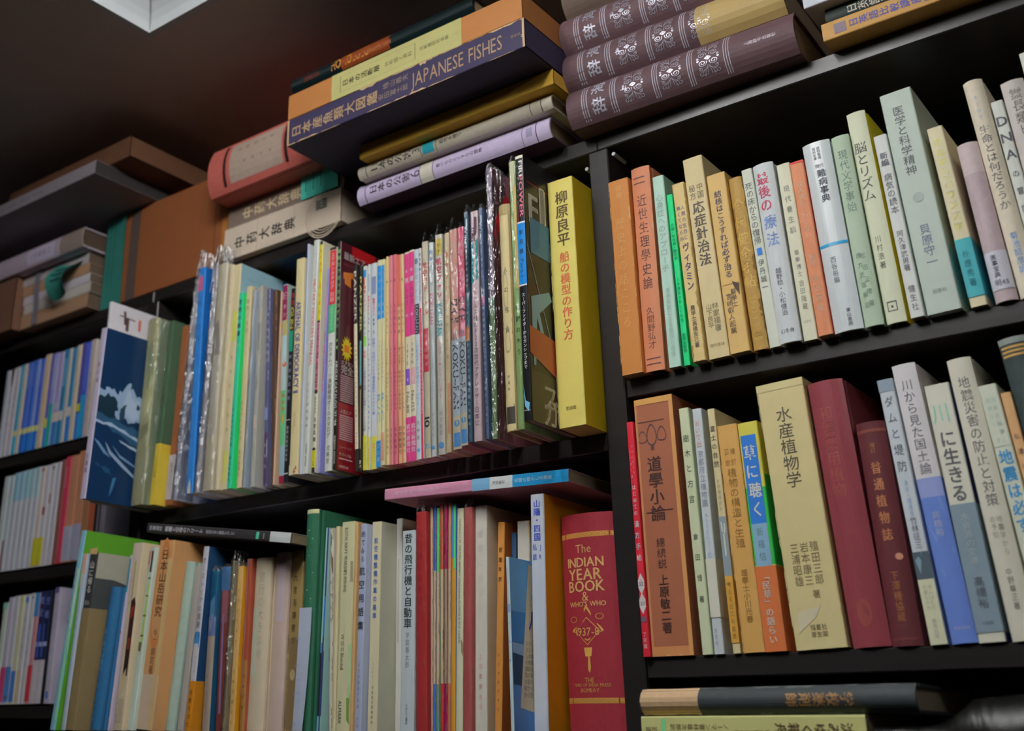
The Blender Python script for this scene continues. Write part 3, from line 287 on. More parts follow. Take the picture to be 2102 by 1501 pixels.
('magazine','m',(-.7443,-.0198,.2897),(-.0066,),(.0069,.256,.184),(229,234,229),'aviation magazine in clear bag with blue title and pink Roman name',0,[('v',.5,.03,.22,(139,179,234),'*航空ファン',.75),('r',.5,.25,.4,(234,125,165),'*KOKU-FAN',.75),('v',.5,.44,.75,(170,204,234),'カラースクープサンダーバーズのF16',.5),('v',.5,.8,.92,(196,196,196),'㈱文林堂',.5),('p','c,.5,.96,.35,.0',(113,176,234))],{'sleeve':.01}),
('magazine','m',(-.7336,-.0219,.2897),(-.0056,),(.0105,.2619,.184),(234,231,217),'aviation magazine in clear bag with a yellow 83-7 corner and red title',0,[('q',.1,.95,.02,.1,(234,211,104)),('h',.05,.2,.8,(111,95,60),"'83"),('h',.085,.3,.7,(111,95,60),'7'),('v',.5,.11,.31,(234,69,109),'*航空ファン',.75),('r',.5,.33,.48,(70,192,207),'*KOKU-FAN',.75),('v',.5,.5,.76,(234,142,162),'ハリアー&シーハリアー',.55),('v',.5,.81,.92,(182,182,177),'㈱文林堂',.5),('p','c,.5,.96,.35,.0',(113,176,234))],{'sleeve':.014}),
('magazine','m',(-.7205,-.0252,.2897),(.0051,),(.0073,.2587,.184),(234,213,171),'tan worn aviation magazine with faded red title, between bagged ones',0,[('v',.5,.08,.34,(234,119,103),'*航空ファン',.75),('v',.5,.38,.6,(193,171,145),'特集日本の翼',.5),('q',.5,1,.7,.92,(234,176,140))],{'sleeve':.008}),
('magazine','m',(-.7054,-.0316,.2897),(-.0066,),(.0107,.2569,.184),(234,173,155),'pale salmon aviation magazine with large black Roman name, numbered 11',0,[('q',0,1,0,.34,(234,178,160)),('v',.5,.06,.28,(234,191,182),'*航空ファン',.75),('r',.5,.33,.45,(76,76,87),'*ワイド',.8),('h',.5,.2,.8,(144,144,159),'11'),('q',0,1,.52,.86,(205,216,226)),('r',.5,.54,.83,(82,87,97),'*KOKU~FAN',.7),('q',0,1,.86,1,(231,221,190)),('p','c,.5,.89,.35,.0',(113,176,234)),('q',.1,.9,.93,.99,(101,170,234))],{'sleeve':.016}),
('magazine','m',(-.6899,-.0401,.2897),(.0015,),(.0093,.2522,.184),(234,137,157),'rose aviation magazine with large black Roman name, numbered 9',0,[('q',0,1,0,.34,(234,106,138)),('v',.5,.06,.28,(234,191,182),'*航空ファン',.75),('r',.5,.33,.45,(73,73,83),'*ワイド',.8),('h',.5,.2,.8,(137,137,152),'9'),('q',0,1,.52,.86,(197,207,216)),('r',.5,.54,.83,(78,83,93),'*KOKU~FAN',.7),('q',0,1,.86,1,(221,212,182)),('p','c,.5,.89,.35,.0',(113,176,234)),('q',.1,.9,.93,.99,(101,170,234))],{'sleeve':.008}),
('magazine','m',(-.6742,-.0486,.2897),(.0016,),(.0053,.2639,.184),(62,104,125),'dark teal jet magazine with white lettering and an orange number',0,[('q',.05,.95,.17,.35,(52,62,78)),('h',.05,.1,.9,(209,224,234),'*J'),('r',.5,.06,.17,(209,224,234),'*Wings',.8),('v',.5,.2,.33,(209,224,234),'ノウイング',.7),('v',.5,.36,.94,(201,224,234),'F・フォーエバーレックレスの戦闘機たち厚木',.7),('q',.1,.9,.52,.58,(234,152,94))],{'sleeve':.01}),
('magazine','m',(-.6684,-.0467,.2897),(.0073,),(.0103,.2625,.184),(234,209,214),'pale pink jet magazine with a teal slanted title box',0,[('p',[(.05,.15),(.95,.13),(.95,.31),(.05,.33)],(59,169,174)),('h',.06,.1,.9,(119,79,99),'*J'),('r',.5,.07,.14,(119,79,99),'*Wings',.8),('v',.5,.16,.31,(234,229,225),'ノウイング',.75),('v',.5,.36,.94,(139,99,119),'ステルス機のF22次世代アグレッサー日本に',.55)],{'sleeve':.01}),
('magazine','m',(-.6525,-.0482,.2897),(-.0057,),(.0047,.2632,.184),(92,114,152),'navy jet magazine with white lettering, beside the tall mauve bag',0,[('h',.05,.1,.9,(196,210,234),'*J'),('r',.5,.06,.17,(196,210,234),'*Wings',.8),('v',.5,.2,.33,(196,210,234),'ノウイング',.7),('v',.5,.36,.94,(206,215,234),'日本飛鳥の秘密技術はこうだった夜間ミッション',.7),('q',.1,.9,.4,.44,(195,108,152))],{'sleeve':.006}),
('book','p',(-.6472,-.0441,.2897),(.007,),(.0068,.3117,.21),(155,185,165),'tall album in clear plastic with mauve cover and a red shape',0,[('z',0,1,(175,116,131),'r'),('z',.55,1,(165,200,151),'s'),('z',0,.5,(185,170,195),'s'),('P',[(.025,.2),(.125,.08),(.237,.12),(.225,.3),(.075,.3)],(224,47,62)),('P',[(.005,.26),(.03,.2),(.025,.3)],(229,72,82))],{'sleeve':.006,'crinkle':1.2}),
('book','h',(-.6197,-.0602,.2897),(-.004,),(.0139,.2514,.184),(225,208,154),'old torn cream book with a frayed dark head and foot',0,[('v',.5,.26,.62,(92,85,69),'人の怪異',.4),('p','r,.45,.4,.22,.09,.0',(168,163,145)),('p','r,.5,.62,.2,.06,.3',(173,163,130)),('q',.1,.85,.9,.97,(74,69,64)),('q',0,1,0,.05,(187,168,116)),('p',[(.2,.9),(.8,.89),(.8,.92),(.2,.93)],(92,88,83)),('v',.45,.76,.84,(107,97,78),'林鳳林',.2),('w',(178,154,111),1),('q',.87,1,.05,1,(168,140,92))],{'bulge':.003}),
('magazine','m',(-.6054,-.06,.2897),(.0032,),(.0079,.2993,.21),(165,198,127),'thin light green booklet in clear plastic, left of the black aircraft book',0,[('q',.2,.8,0,.12,(232,227,184)),('v',.6,.55,.75,(74,112,60),'季節の木う',.7),('q',.6,1,.1,.5,(234,201,125))],{'sleeve':.008}),
('book','p',(-.5824,-.0843,.2897),(.0072,),(.0091,.2879,.2),(30,30,32),'black military aircraft book with a blue panel and pink Roman lettering',0,[('r',.65,.02,.1,(234,229,229),'*FIRE',.5),('r',.65,.08,.25,(234,122,144),'*POWER',.5),('v',.2,.03,.2,(216,216,216),'ファイアパワー',.22),('q',.12,.16,.18,.27,(207,91,109)),('q',0,1,.27,.51,(30,142,225)),('q',0,1,.266,.272,(234,234,234)),('q',0,1,.508,.514,(234,234,234)),('v',.45,.29,.4,(49,72,100),'*軍用機',.55),('r',.5,.41,.48,(49,72,100),'Part I',.4),('v',.5,.54,.82,(234,229,229),'*スーパーファイターからガンシップまで',.45),('p',[(.1,.87),(.35,.93),(.85,.94),(.7,.97),(.25,.95)],(123,193,230)),('h',.965,.1,.9,(216,216,216),'同朋舎出版'),('q',0,1,0,.012,(234,229,211)),('P',[(0,.34),(.225,.72),(.25,.75),(.25,.78),(.005,.36)],(123,165,184)),('Q',.013,.25,.1,.103,(198,39,58)),('H',.2,.025,.13,(234,229,220),'*F'),('H',.2,.125,.212,(234,229,220),'*I'),('Q',.037,.225,.24,.38,(53,128,174)),('P',[(.025,.55),(.2,.5),(.225,.53),(.1,.6),(.175,.75),(.15,.76),(.075,.62),(.05,.8),(.03,.8)],(128,179,198)),('P',[(0,.66),(.25,.68),(.25,.82),(0,.76)],(188,91,58)),('Q',0,1,.82,1,(72,63,49)),('H',.9,.1,.25,(234,224,211),'*ス'),('H',.955,.1,.25,(234,224,211),'*ガ')],{'gloss':1}),
('slipcased_book','c',(-.5713,-.038,.2897),(.0016,),(.0305,.2716,.19),(234,218,116),'thick yellow slipcase with brown and red title on model ships',0,[('z',0,1,(208,182,21),'r'),('v',.55,.05,.29,(101,80,54),'*柳原良平',.78),('v',.55,.31,.67,(234,123,81),'*船の模型の作り方',.74),('h',.93,.3,.7,(129,110,63),'至誠堂'),('w',(234,221,149),.3)],{'notch':1}),
('book','p',(-1.256,-.1146,.0095),(.096,),(.0098,.2384,.12),(148,209,234),'book with light blue spine and vivid green cover, leaning at the left end',2,[('v',.4,.15,.5,(96,169,189),'山の自然図鑑',.4),('q',.62,1,.2,.6,(210,234,199)),('q',.7,1,.5,.95,(163,229,169)),('z',0,1,(109,186,56),'r')],{}),
('book','p',(-1.2355,-.1131,.0095),(.0474,),(.008,.2083,.148),(196,215,234),'slim grey-blue book with peach head, between the green-covered and black books',2,[('q',0,1,0,.12,(234,187,164)),('q',0,1,.12,.2,(212,212,212)),('v',.5,.25,.5,(153,173,193),'山と渓谷の',.4)],{}),
('book','p',(-1.227,-.1123,.0095),(.0686,),(.0156,.2081,.13),(68,68,72),'mountain book with black spine over an olive paper band',2,[('v',.5,.05,.24,(234,229,219),'*山に帰る',.6),('v',.65,.27,.36,(234,234,221),'山田',.3),('v',.35,.27,.36,(234,234,221),'遊歩',.3),('z',0,1,(85,89,89),'r'),('Q',0,1,0,.15,(195,191,174)),('P',[(0,.12),(.3,.16),(.6,.2),(1,.17),(1,.1),(0,.1)],(195,191,174)),('o',.325,1,(161,140,99)),('p',[(0,-.02),(.9,-.03),(1,.012),(0,.01)],(234,196,136))],{}),
('book','h',(-1.2006,-.0999,.0095),(.0929,),(.0185,.1655,.13),(55,122,174),'blue cloth book with pale embossed title, right of the olive-banded mountain book',2,[('v',.4,.3,.6,(122,188,234),'白い峰への旅人',.35),('v',.4,.68,.95,(106,174,223),'登山家の記録',.25)],{'bulge':.004}),
('book','p',(-1.1787,-.0885,.0095),(.0757,),(.0035,.2042,.148),(222,209,228),'thin lavender book with a teal label and a red dot',2,[('q',0,1,.02,.22,(73,163,183)),('p','c,.5,.45,.35,.0',(234,88,98)),('v',.5,.48,.6,(157,157,196),'ピッケル',.5),('v',.5,.7,.95,(234,176,201),'日本の山旅',.5)],{}),
('book','p',(-1.1679,-.0877,.0095),(.0422,),(.0169,.2178,.148),(234,216,181),'cream book with a black-and-red picture panel on its spine',2,[('q',0,1,0,.1,(234,215,197)),('v',.25,.15,.35,(232,174,123),'北岳山小屋',.2),('q',.45,.5,.1,.5,(104,85,66)),('p',[(.5,.32),(.8,.3),(.95,.34),(.85,.72),(.4,.72),(.45,.4)],(66,40,37)),('p',[(.55,.36),(.85,.34),(.8,.4),(.55,.42)],(181,53,40)),('q',.5,.8,.52,.58,(155,66,47)),('p',[(.4,.72),(.7,.68),(.75,.78),(.5,.8)],(234,210,162)),('q',.3,.8,.84,.96,(213,194,168)),('v',.2,.85,.97,(181,130,91),'安川茂雄',.15)],{}),
('book','p',(-1.1505,-.0817,.0095),(.0776,),(.0103,.2113,.148),(216,234,222),'white book with a dark bar and yellow-green motif',2,[('q',.5,.8,.02,.14,(77,52,39)),('q',.45,.8,.2,.55,(211,234,131)),('q',.6,.64,.14,.6,(127,139,64)),('q',.4,.85,.17,.18,(127,127,52)),('q',.35,.85,.27,.28,(127,127,52)),('q',.3,.85,.38,.39,(127,127,52)),('q',.3,.85,.49,.5,(127,127,52)),('q',.25,.7,.53,.58,(120,108,52)),('q',.05,.3,.02,.1,(234,124,124))],{}),
('slipcased_book','c',(-1.1396,-.0772,.0095),(.0811,),(.028,.2181,.148),(234,176,118),'thick brown and cream slipcase with a dark vertical mountaineering title',2,[('v',.5,.05,.42,(132,80,54),'*日本山岳研究',.5),('v',.5,.48,.72,(139,80,54),'今西錦司著',.3),('p','r,.5,.3,.45,.3,.1',(234,152,89)),('q',.75,1,.1,1,(234,203,142)),('z',.72,1,(230,204,178),'s')],{}),
('book','h',(-1.1112,-.06,.0095),(.088,),(.0157,.193,.148),(184,208,193),'pale grey-green plain hardcover beside the thick mountaineering slipcase',2,[('v',.5,.4,.5,(166,190,178),'山','.2')],{'bulge':.004}),
('book','p',(-1.0929,-.055,.0095),(.0767,),(.0105,.1872,.13),(194,188,182),'plain grey book right of the pale grey-green one',2,[],{}),
('book','p',(-1.0733,-.059,.0095),(.0568,),(.0089,.2082,.148),(222,222,234),'white book with a katakana title above a photo and an orange paper band',2,[('v',.5,.055,.46,(101,101,113),'オーストリアの風景',.72),('q',0,1,.475,.56,(81,168,234)),('p',[(.1,.5),(.5,.47),(1,.5),(1,.53),(.1,.53)],(57,126,182)),('q',.05,.9,.54,.73,(225,225,234)),('v',.6,.6,.7,(175,175,188),'文と写真',.3),('o',.74,1,(234,154,39)),('v',.5,.78,.99,(126,88,45),'景観を読む',.55),('z',0,1,(39,82,126),'r')],{}),
('book','p',(-1.0545,-.051,.0095),(.0046,),(.0116,.1799,.13),(47,127,170),'dark blue book in clear plastic over a beige lower part',2,[('z',.3,.42,(148,170,228),'s'),('z',.42,1,(234,213,193),'s'),('p',[(.2,.2),(.8,.16),(.85,.3),(.2,.33)],(123,181,234)),('p',[(.1,.3),(.7,.28),(.6,.36),(.2,.4)],(196,201,234)),('v',.4,.55,.8,(206,199,192),'旅の地図帳',.4)],{'sleeve':.006}),
('book','p',(-1.0381,-.045,.0095),(-.0191,),(.0153,.1835,.13),(186,95,88),'maroon booklet in clear plastic, second bagged one right of the katakana title',2,[('q',0,1,0,.15,(110,163,216)),('q',.2,.8,.15,.35,(216,141,148)),('q',.3,.5,.3,.9,(205,176,234))],{'sleeve':.004}),
('book','p',(-1.0223,-.0499,.0095),(.0169,),(.0046,.1891,.13),(215,208,178),'thin grey booklet in glittering plastic, left of the yellow-brown book',2,[('q',.2,.7,.6,.99,(193,170,148))],{'sleeve':.012,'crinkle':1.1}),
('book','p',(-1.0165,-.0451,.0095),(.0129,),(.0087,.1824,.13),(234,189,117),'yellow-brown book with small spaced characters and an amber side',2,[('v',.5,.12,.5,(153,115,65),'山岳旅行案内',.3),('v',.5,.62,.98,(153,115,65),'日本交通公社',.4),('z',0,1,(234,165,29),'r')],{}),
('book','p',(-1.0051,-.0391,.0095),(.0036,),(.0072,.191,.148),(234,118,84),'narrow red-brown book in plastic with a tan foot',2,[('q',0,.3,0,.8,(234,173,193)),('z',.6,1,(234,176,99),'s'),('v',.5,.66,.9,(142,93,52),'日本の旅',.5)],{'sleeve':.001}),
('book','h',(-.9975,-.0359,.0095),(.0179,),(.0257,.1908,.148),(234,219,189),'broad cream book with greenish stains and faded grey title',2,[('v',.5,.08,.6,(198,192,173),'旅行の大きな峠',.42),('q',0,.4,.3,.7,(223,229,204)),('p','r,.4,.6,.25,.15,.2',(223,223,192))],{'bulge':.002}),
('book','h',(-.9713,-.03,.0095),(.0215,),(.0224,.1953,.148),(224,200,187),'broad plain mauve-beige book',2,[('q',.3,.8,.05,.4,(224,206,212))],{'bulge':.002}),
('book','p',(-.9481,-.025,.0095),(.0199,),(.018,.1961,.148),(176,151,95),'olive-brown mottled book, left of the dark green volume',2,[('v',.4,.12,.55,(101,83,58),'大言海導要項',.4),('q',0,1,.5,1,(151,126,89)),('p','c,.5,.7,.2,.03',(214,195,145)),('w',(226,208,145),.6)],{}),
('book','h',(-.9227,-.0342,.0095),(.0229,),(.0187,.2395,.184),(55,121,91),'large dark green speckled volume with a handwritten white slip',2,[('p','c,0.4,0.1,0.06,.0',(181,199,145)),('p','c,0.7,0.14,0.04,.0',(181,199,145)),('p','c,0.5,0.22,0.03,.0',(181,199,145)),('p','c,0.3,0.26,0.02,.0',(181,199,145)),('p','c,0.8,0.3,0.03,.0',(181,199,145)),('p','c,0.45,0.38,0.05,.0',(181,199,145)),('p','c,0.2,0.4,0.03,.0',(181,199,145)),('p','c,0.75,0.42,0.04,.0',(181,199,145)),('q',0,1,0,.02,(234,234,179)),('N',-.02,.98,.46,1,(201,212,234)),('h',.52,.1,.3,(169,175,211),'送)'),('h',.6,.05,.6,(169,175,211),'Track'),('h',.66,.1,.3,(169,175,211),'and'),('h',.72,.1,.5,(169,175,211),'Field'),('h',.78,.05,.7,(169,175,211),'Athletics'),('h',.84,.1,.85,(145,151,187),'(陸上競技)'),('h',.97,.1,.5,(169,175,211),'1.00')],{'bulge':.004}),
('book','p',(-.9034,-.0208,.0095),(.031,),(.005,.219,.148),(187,234,228),'thin book with a pale teal spine and dark lower half',2,[('q',.6,1,0,1,(61,73,132)),('q',.6,.95,.35,.55,(63,131,234)),('z',.62,.93,(49,46,67),'s'),('q',0,1,.58,.63,(103,150,192)),('q',0,1,.93,1,(127,198,216))],{}),
('book','p',(-.8869,-.0193,.0095),(-.0194,),(.0048,.2182,.148),(234,228,212),'thin mottled white book with ragged brown patches',2,[('p',[(.2,.02),(.6,.05),(.5,.1),(.3,.08)],(100,100,100)),('p',[(.4,.12),(.9,.16),(.8,.25),(.5,.2)],(124,87,81)),('v',.5,.25,.5,(149,124,106),'航海記録',.6),('w',(149,130,106),.9)],{}),
('book','p',(-.8816,-.0205,.0095),(.0024,),(.0049,.2189,.148),(234,226,182),'narrow plain cream booklet, left of the warship book',2,[('q',0,.2,0,1,(234,210,162))],{}),
('book','p',(-.8762,-.0202,.0095),(.0169,),(.019,.2225,.148),(234,231,185),'cream warship book with small Roman capitals and a greenish photo edge',2,[('r',.4,.03,.35,(123,123,104),'ROYAL NAVY WARSHIPS 1939-1945',.3),('r',.35,.55,.72,(123,123,104),'W D G Blundell',.25),('r',.3,.86,.97,(98,98,86),'ALMARK',.25),('q',.78,1,.2,.3,(177,171,141)),('q',.8,1,.6,.85,(195,232,177)),('p',[(.75,.85),(1,.83),(1,.97),(.8,.95)],(141,171,86)),('w',(234,224,177),.4)],{}),
('book','p',(-.8567,-.0196,.0095),(.0176,),(.0037,.2211,.148),(234,191,132),'narrow tan spine between the warship book and the blue-grey glossary',2,[],{}),
('book','p',(-.8524,-.0174,.0095),(.0249,),(.0094,.2182,.148),(192,203,234),'blue-grey aviation glossary with bold black title',2,[('v',.5,.03,.2,(84,84,96),'絵でみる',.6),('v',.5,.205,.54,(72,72,84),'*航空用語集',.85),('v',.5,.68,.9,(143,149,173),'航空用語研究会編',.35),('p','r,.5,.96,.2,.022,.0',(120,126,149))],{'gloss':1}),
('book','p',(-.8417,-.0088,.0095),(.0211,),(.0134,.2205,.148),(234,226,187),'wide cream manual with a blue aircraft-maintenance title',2,[('v',.5,.075,.485,(73,121,199),'*航空機整備作業の基準',.42),('v',.5,.68,.76,(193,187,163),'社団法人',.2),('v',.5,.79,.97,(133,127,97),'日本航空整備協会',.22),('z',0,1,(229,229,205),'r'),('Q',.2,1,.46,.52,(31,55,121))],{}),
('book','p',(-.825,.0177,.0095),(.0082,),(.0082,.2267,.184),(234,234,228),'narrow grey book with a beige cover side, behind the old aeroplane book',2,[('z',0,1,(234,210,175),'r'),('q',.3,.6,.2,.6,(213,213,207))],{}),
('book','p',(-.792,-.015,.0095),(.0176,),(.0181,.2046,.148),(216,229,234),'whitish-blue book with handwritten black title about old aeroplanes',2,[('v',.5,.015,.505,(74,86,86),'*昔の飛行機と自動車',.72),('v',.5,.52,.7,(146,159,159),'平岡長太郎',.3),('v',.5,.87,.97,(122,134,134),'日本之工業社',.2)],{'gloss':1}),
('book','p',(-.7706,-.015,.0095),(.0041,),(.0141,.2234,.148),(234,78,80),'red book about aeroplanes and rockets in clear plastic',2,[('v',.4,.08,.5,(205,70,77),'飛行機とロケット',.5)],{'sleeve':.016,'crinkle':.8}),
('magazine','m',(-.756,-.0091,.0095),(.0071,),(.0031,.2288,.184),(234,194,154),'thin tan pamphlet of the torn bundle in a clear bag',2,[('z',.3,.8,(218,194,164),'s'),('z',.8,1,(218,176,140),'s'),('w',(170,146,128),.9)],{}),
('magazine','m',(-.7524,-.0106,.0095),(.0167,),(.0033,.2284,.184),(74,105,203),'thin dark blue pamphlet of the torn bundle in a clear bag',2,[('z',.3,.8,(221,197,166),'s'),('z',.8,1,(74,123,221),'s'),('w',(172,148,129),.9)],{}),
('magazine','m',(-.7486,-.0103,.0095),(.0165,),(.0039,.2259,.184),(98,225,116),'thin green pamphlet of the torn bundle in a clear bag',2,[('z',.3,.8,(219,195,164),'s'),('z',.8,1,(116,171,152),'s'),('w',(171,146,128),.9)],{}),
('magazine','m',(-.743,-.01,.0095),(.011,),(.0038,.2292,.184),(234,82,64),'thin orange-red pamphlet of the torn bundle in a clear bag',2,[('z',.3,.8,(226,201,170),'s'),('z',.8,1,(234,58,76),'s'),('w',(176,152,133),.9)],{}),
('magazine','m',(-.7387,-.01,.0095),(.0181,),(.0038,.229,.184),(234,56,137),'thin magenta pamphlet of the torn bundle in a clear bag',2,[('z',.3,.8,(234,208,176),'s'),('z',.8,1,(234,34,131),'s'),('w',(200,172,151),.9)],{'sleeve':.012,'crinkle':.9}),
('magazine','m',(-.7344,-.01,.0095),(.0223,),(.0037,.2289,.184),(234,160,120),'thin brown pamphlet of the torn bundle in a clear bag',2,[('z',.3,.8,(215,191,162),'s'),('z',.8,1,(215,126,90),'s'),('w',(168,144,126),.9)],{}),
('magazine','m',(-.7302,-.01,.0095),(.0236,),(.0054,.2279,.184),(94,164,234),'narrow spine, blue and green above and orange below, beside the tramway book',2,[('q',.6,1,0,.3,(94,234,135)),('z',.25,1,(234,169,59),'s')],{}),
('book','p',(-.7243,-.01,.0095),(.029,),(.0086,.2222,.148),(234,234,200),'cream tramway book with thin Roman capitals down its spine',2,[('r',.5,.05,.62,(145,145,127),'TRAMWAYS OF WESTERN GERMANY (Third Edition) W.J.WYSE & W.A. CAMLIN',.3),('p',[(.7,.6),(1,.62),(1,.68),(.8,.66)],(169,145,109))],{}),
('book','p',(-.7152,-.01,.0095),(.0294,),(.0103,.222,.148),(234,126,121),'salmon-red book with faint darker characters in clear plastic',2,[('v',.5,.12,.42,(234,121,127),'増補新版公用文',.4),('v',.5,.6,.85,(234,118,124),'運輸省監修編',.35)],{'sleeve':.01}),
('book','p',(-.7042,-.005,.0095),(.0284,),(.0146,.2229,.148),(234,231,217),'wide pale grey book with a faint relief title, left of the orange railway timetable history',2,[('v',.5,.1,.5,(226,223,214),'線路に出づる',.5),('v',.5,.66,.92,(234,187,171),'上田書房出版',.3),('z',0,1,(234,222,194),'r')],{}),
('slipcased_book','c',(-.6867,.0039,.0095),(.0547,),(.0082,.205,.148),(234,161,82),'orange slipcase with a four-character railway title',2,[('v',.5,.115,.31,(121,85,55),'*鉄道年表',.5),('v',.5,.63,.92,(145,103,61),'門司鉄道管理局',.3),('z',0,1,(205,115,49),'r')],{}),
('book','p',(-.6746,.0161,.0095),(.0373,),(.0061,.195,.148),(68,104,147),'dark navy sliver of a book, behind the blue railway-line book',2,[],{}),
('book','p',(-.6626,.01,.0095),(.0339,),(.015,.2043,.148),(234,231,219),'grey-white book with ragged top, left of the white and amber one',2,[('w',(234,205,154),.5)],{}),
('book','p',(-.6247,-.0211,.0095),(.0275,),(.0155,.2227,.148),(214,222,234),'white-spined book with bold blue title and amber cover side',2,[('v',.5,.025,.21,(70,93,220),'*山陽・四国',.9),('v',.7,.215,.3,(93,116,220),'JR',.35),('v',.3,.215,.3,(93,116,220),'私鉄',.35),('z',0,1,(234,161,25),'r')],{}),
('book','p',(-.6288,-.0539,.0095),(.0011,),(.0036,.1583,.07),(208,229,234),'small book with blue landscape cover and cream text panel, jutting out',2,[('v',.5,.06,.3,(234,190,195),'私たちの',.5),('v',.5,.34,.66,(80,177,234),'八高線',.6),('v',.5,.76,.94,(197,221,234),'揺籃社文庫',.35),('q',.1,.9,.28,.33,(152,179,234)),('z',0,1,(114,182,234),'r'),('Q',0,1,.32,.5,(67,145,216)),('P',[(0,.5),(1,.55),(1,.62),(0,.56)],(156,195,234)),('P',[(0,.56),(1,.62),(1,.78),(0,.74)],(39,81,117)),('P',[(0,.74),(1,.78),(1,1),(0,1)],(103,159,230)),('P',[(.47,.02),(1,.07),(1,.93),(.15,.87)],(234,217,185)),('H',.065,.55,.95,(145,145,145),'首都圏南部'),('H',.09,.55,.95,(145,145,145),'地研グループ'),('H',.115,.54,.85,(145,145,145),'スイッチ'),('H',.145,.54,.9,(145,145,145),'ハイライン'),('H',.225,.5,1,(117,230,230),'*東京・八王子'),('Q',.44,1,.27,.273,(202,202,216)),('H',.36,.42,1,(88,88,216),'*八高'),('Q',.4,1,.455,.458,(202,202,216)),('H',.5,.34,.98,(145,138,124),'むかしの線路の駅から'),('H',.537,.328,.98,(145,138,124),'かしの線路の駅から里'),('H',.574,.316,.98,(145,138,124),'しの線路の駅から里へ'),('H',.611,.304,.98,(145,138,124),'の線路の駅から里へ歩'),('H',.648,.292,.98,(145,138,124),'線路の駅から里へ歩く'),('H',.685,.28,.98,(145,138,124),'路の駅から里へ歩く旅'),('H',.722,.268,.98,(145,138,124),'の駅から里へ歩く旅の'),('H',.759,.256,.98,(145,138,124),'駅から里へ歩く旅の話'),('H',.796,.244,.98,(145,138,124),'から里へ歩く旅の話で')],{}),
('book','h',(-.602,0,.0095),(.0057,),(.0609,.2022,.148),(175,53,67),'thick red hardcover yearbook with gilt title beside the black post',2,[('q',0,1,.092,.116,(234,168,87)),('q',0,1,.854,.878,(221,169,82)),('h',.168,.3,.6,(234,188,121),'The'),('h',.233,.12,.8,(234,190,121),'*INDIAN'),('h',.29,.13,.76,(234,190,121),'*YEAR'),('h',.346,.12,.8,(234,190,121),'*BOOK'),('h',.393,.38,.52,(234,188,116),'&'),('h',.43,.13,.8,(234,188,116),'*WHO’S WHO'),('p','d,.45,.555,.29,.083,.9',(234,180,90)),('h',.557,.24,.67,(234,187,109),'1937-8'),('p','r,.2,.5,.07,.014,.0',(234,182,91)),('p','r,.68,.49,.07,.014,.0',(234,182,91)),('p',[(.38,.63),(.53,.63),(.51,.67),(.48,.67),(.49,.72),(.47,.745),(.44,.73),(.45,.67),(.4,.67)],(234,184,89)),('h',.775,.36,.54,(221,175,93),'THE'),('h',.797,.14,.8,(221,175,93),'TIMES OF INDIA PRESS'),('h',.82,.28,.62,(221,175,93),'BOMBAY'),('p','r,0.05,0.104,.035,.008,.0',(186,128,64)),('p','r,0.05,0.866,.035,.008,.0',(186,128,64)),('p','r,0.14,0.104,.035,.008,.0',(186,128,64)),('p','r,0.14,0.866,.035,.008,.0',(186,128,64)),('p','r,0.23,0.104,.035,.008,.0',(186,128,64)),('p','r,0.23,0.866,.035,.008,.0',(186,128,64)),('p','r,0.32,0.104,.035,.008,.0',(186,128,64)),('p','r,0.32,0.866,.035,.008,.0',(186,128,64)),('p','r,0.41,0.104,.035,.008,.0',(186,128,64)),('p','r,0.41,0.866,.035,.008,.0',(186,128,64)),('p','r,0.50,0.104,.035,.008,.0',(186,128,64)),('p','r,0.50,0.866,.035,.008,.0',(186,128,64)),('p','r,0.59,0.104,.035,.008,.0',(186,128,64)),('p','r,0.59,0.866,.035,.008,.0',(186,128,64)),('p','r,0.68,0.104,.035,.008,.0',(186,128,64)),('p','r,0.68,0.866,.035,.008,.0',(186,128,64)),('p','r,0.77,0.104,.035,.008,.0',(186,128,64)),('p','r,0.77,0.866,.035,.008,.0',(186,128,64)),('p','r,0.86,0.104,.035,.008,.0',(186,128,64)),('p','r,0.86,0.866,.035,.008,.0',(186,128,64)),('p','r,0.95,0.104,.035,.008,.0',(186,128,64)),('p','r,0.95,0.866,.035,.008,.0',(186,128,64))],{'bulge':.008}),
('slipcased_book','c',(-.894,-.011,.6216),(0,0,1),(.0487,.219,.19),(234,217,196),'beige wood-grain Chinese dictionary volume, bottom of its stack beside the orange box',6,[('v',.45,.09,.64,(66,63,60),'*中药大辞典',.36),('q',.55,.85,.8,.89,(88,99,93)),('h',.845,.58,.82,(234,223,201),'上冊'),('p','t,.35,.86,0.12,0.0264,.0',(214,197,175)),('p','t,.35,.86,0.2,0.0440,.0',(214,197,175)),('p','t,.35,.86,0.28,0.0616,.0',(214,197,175)),('p','t,.35,.86,0.36,0.0792,.0',(214,197,175)),('p','t,.35,.86,0.44,0.0968,.0',(214,197,175)),('p','t,.35,.86,0.52,0.1144,.0',(214,197,175)),('p','t,.35,.86,0.6,0.1320,.0',(214,197,175)),('p','t,.35,.86,0.66,0.1452,.0',(214,197,175)),('q',0,1,.3,.303,(197,181,164)),('q',0,1,.62,.623,(197,181,164)),('w',(234,219,194),.3)],{}),
('slipcased_book','c',(-.894,-.006,.6703),(0,0,1),(.0371,.219,.19),(145,127,115),'dark brown wood-grain Chinese dictionary volume with cream characters and a teal slip',6,[('v',.5,.13,.66,(234,214,174),'*中药大辞典',.5),('q',0,1,.42,.424,(118,103,94)),('N',.1,1.02,.66,.97,(94,234,210))],{}),
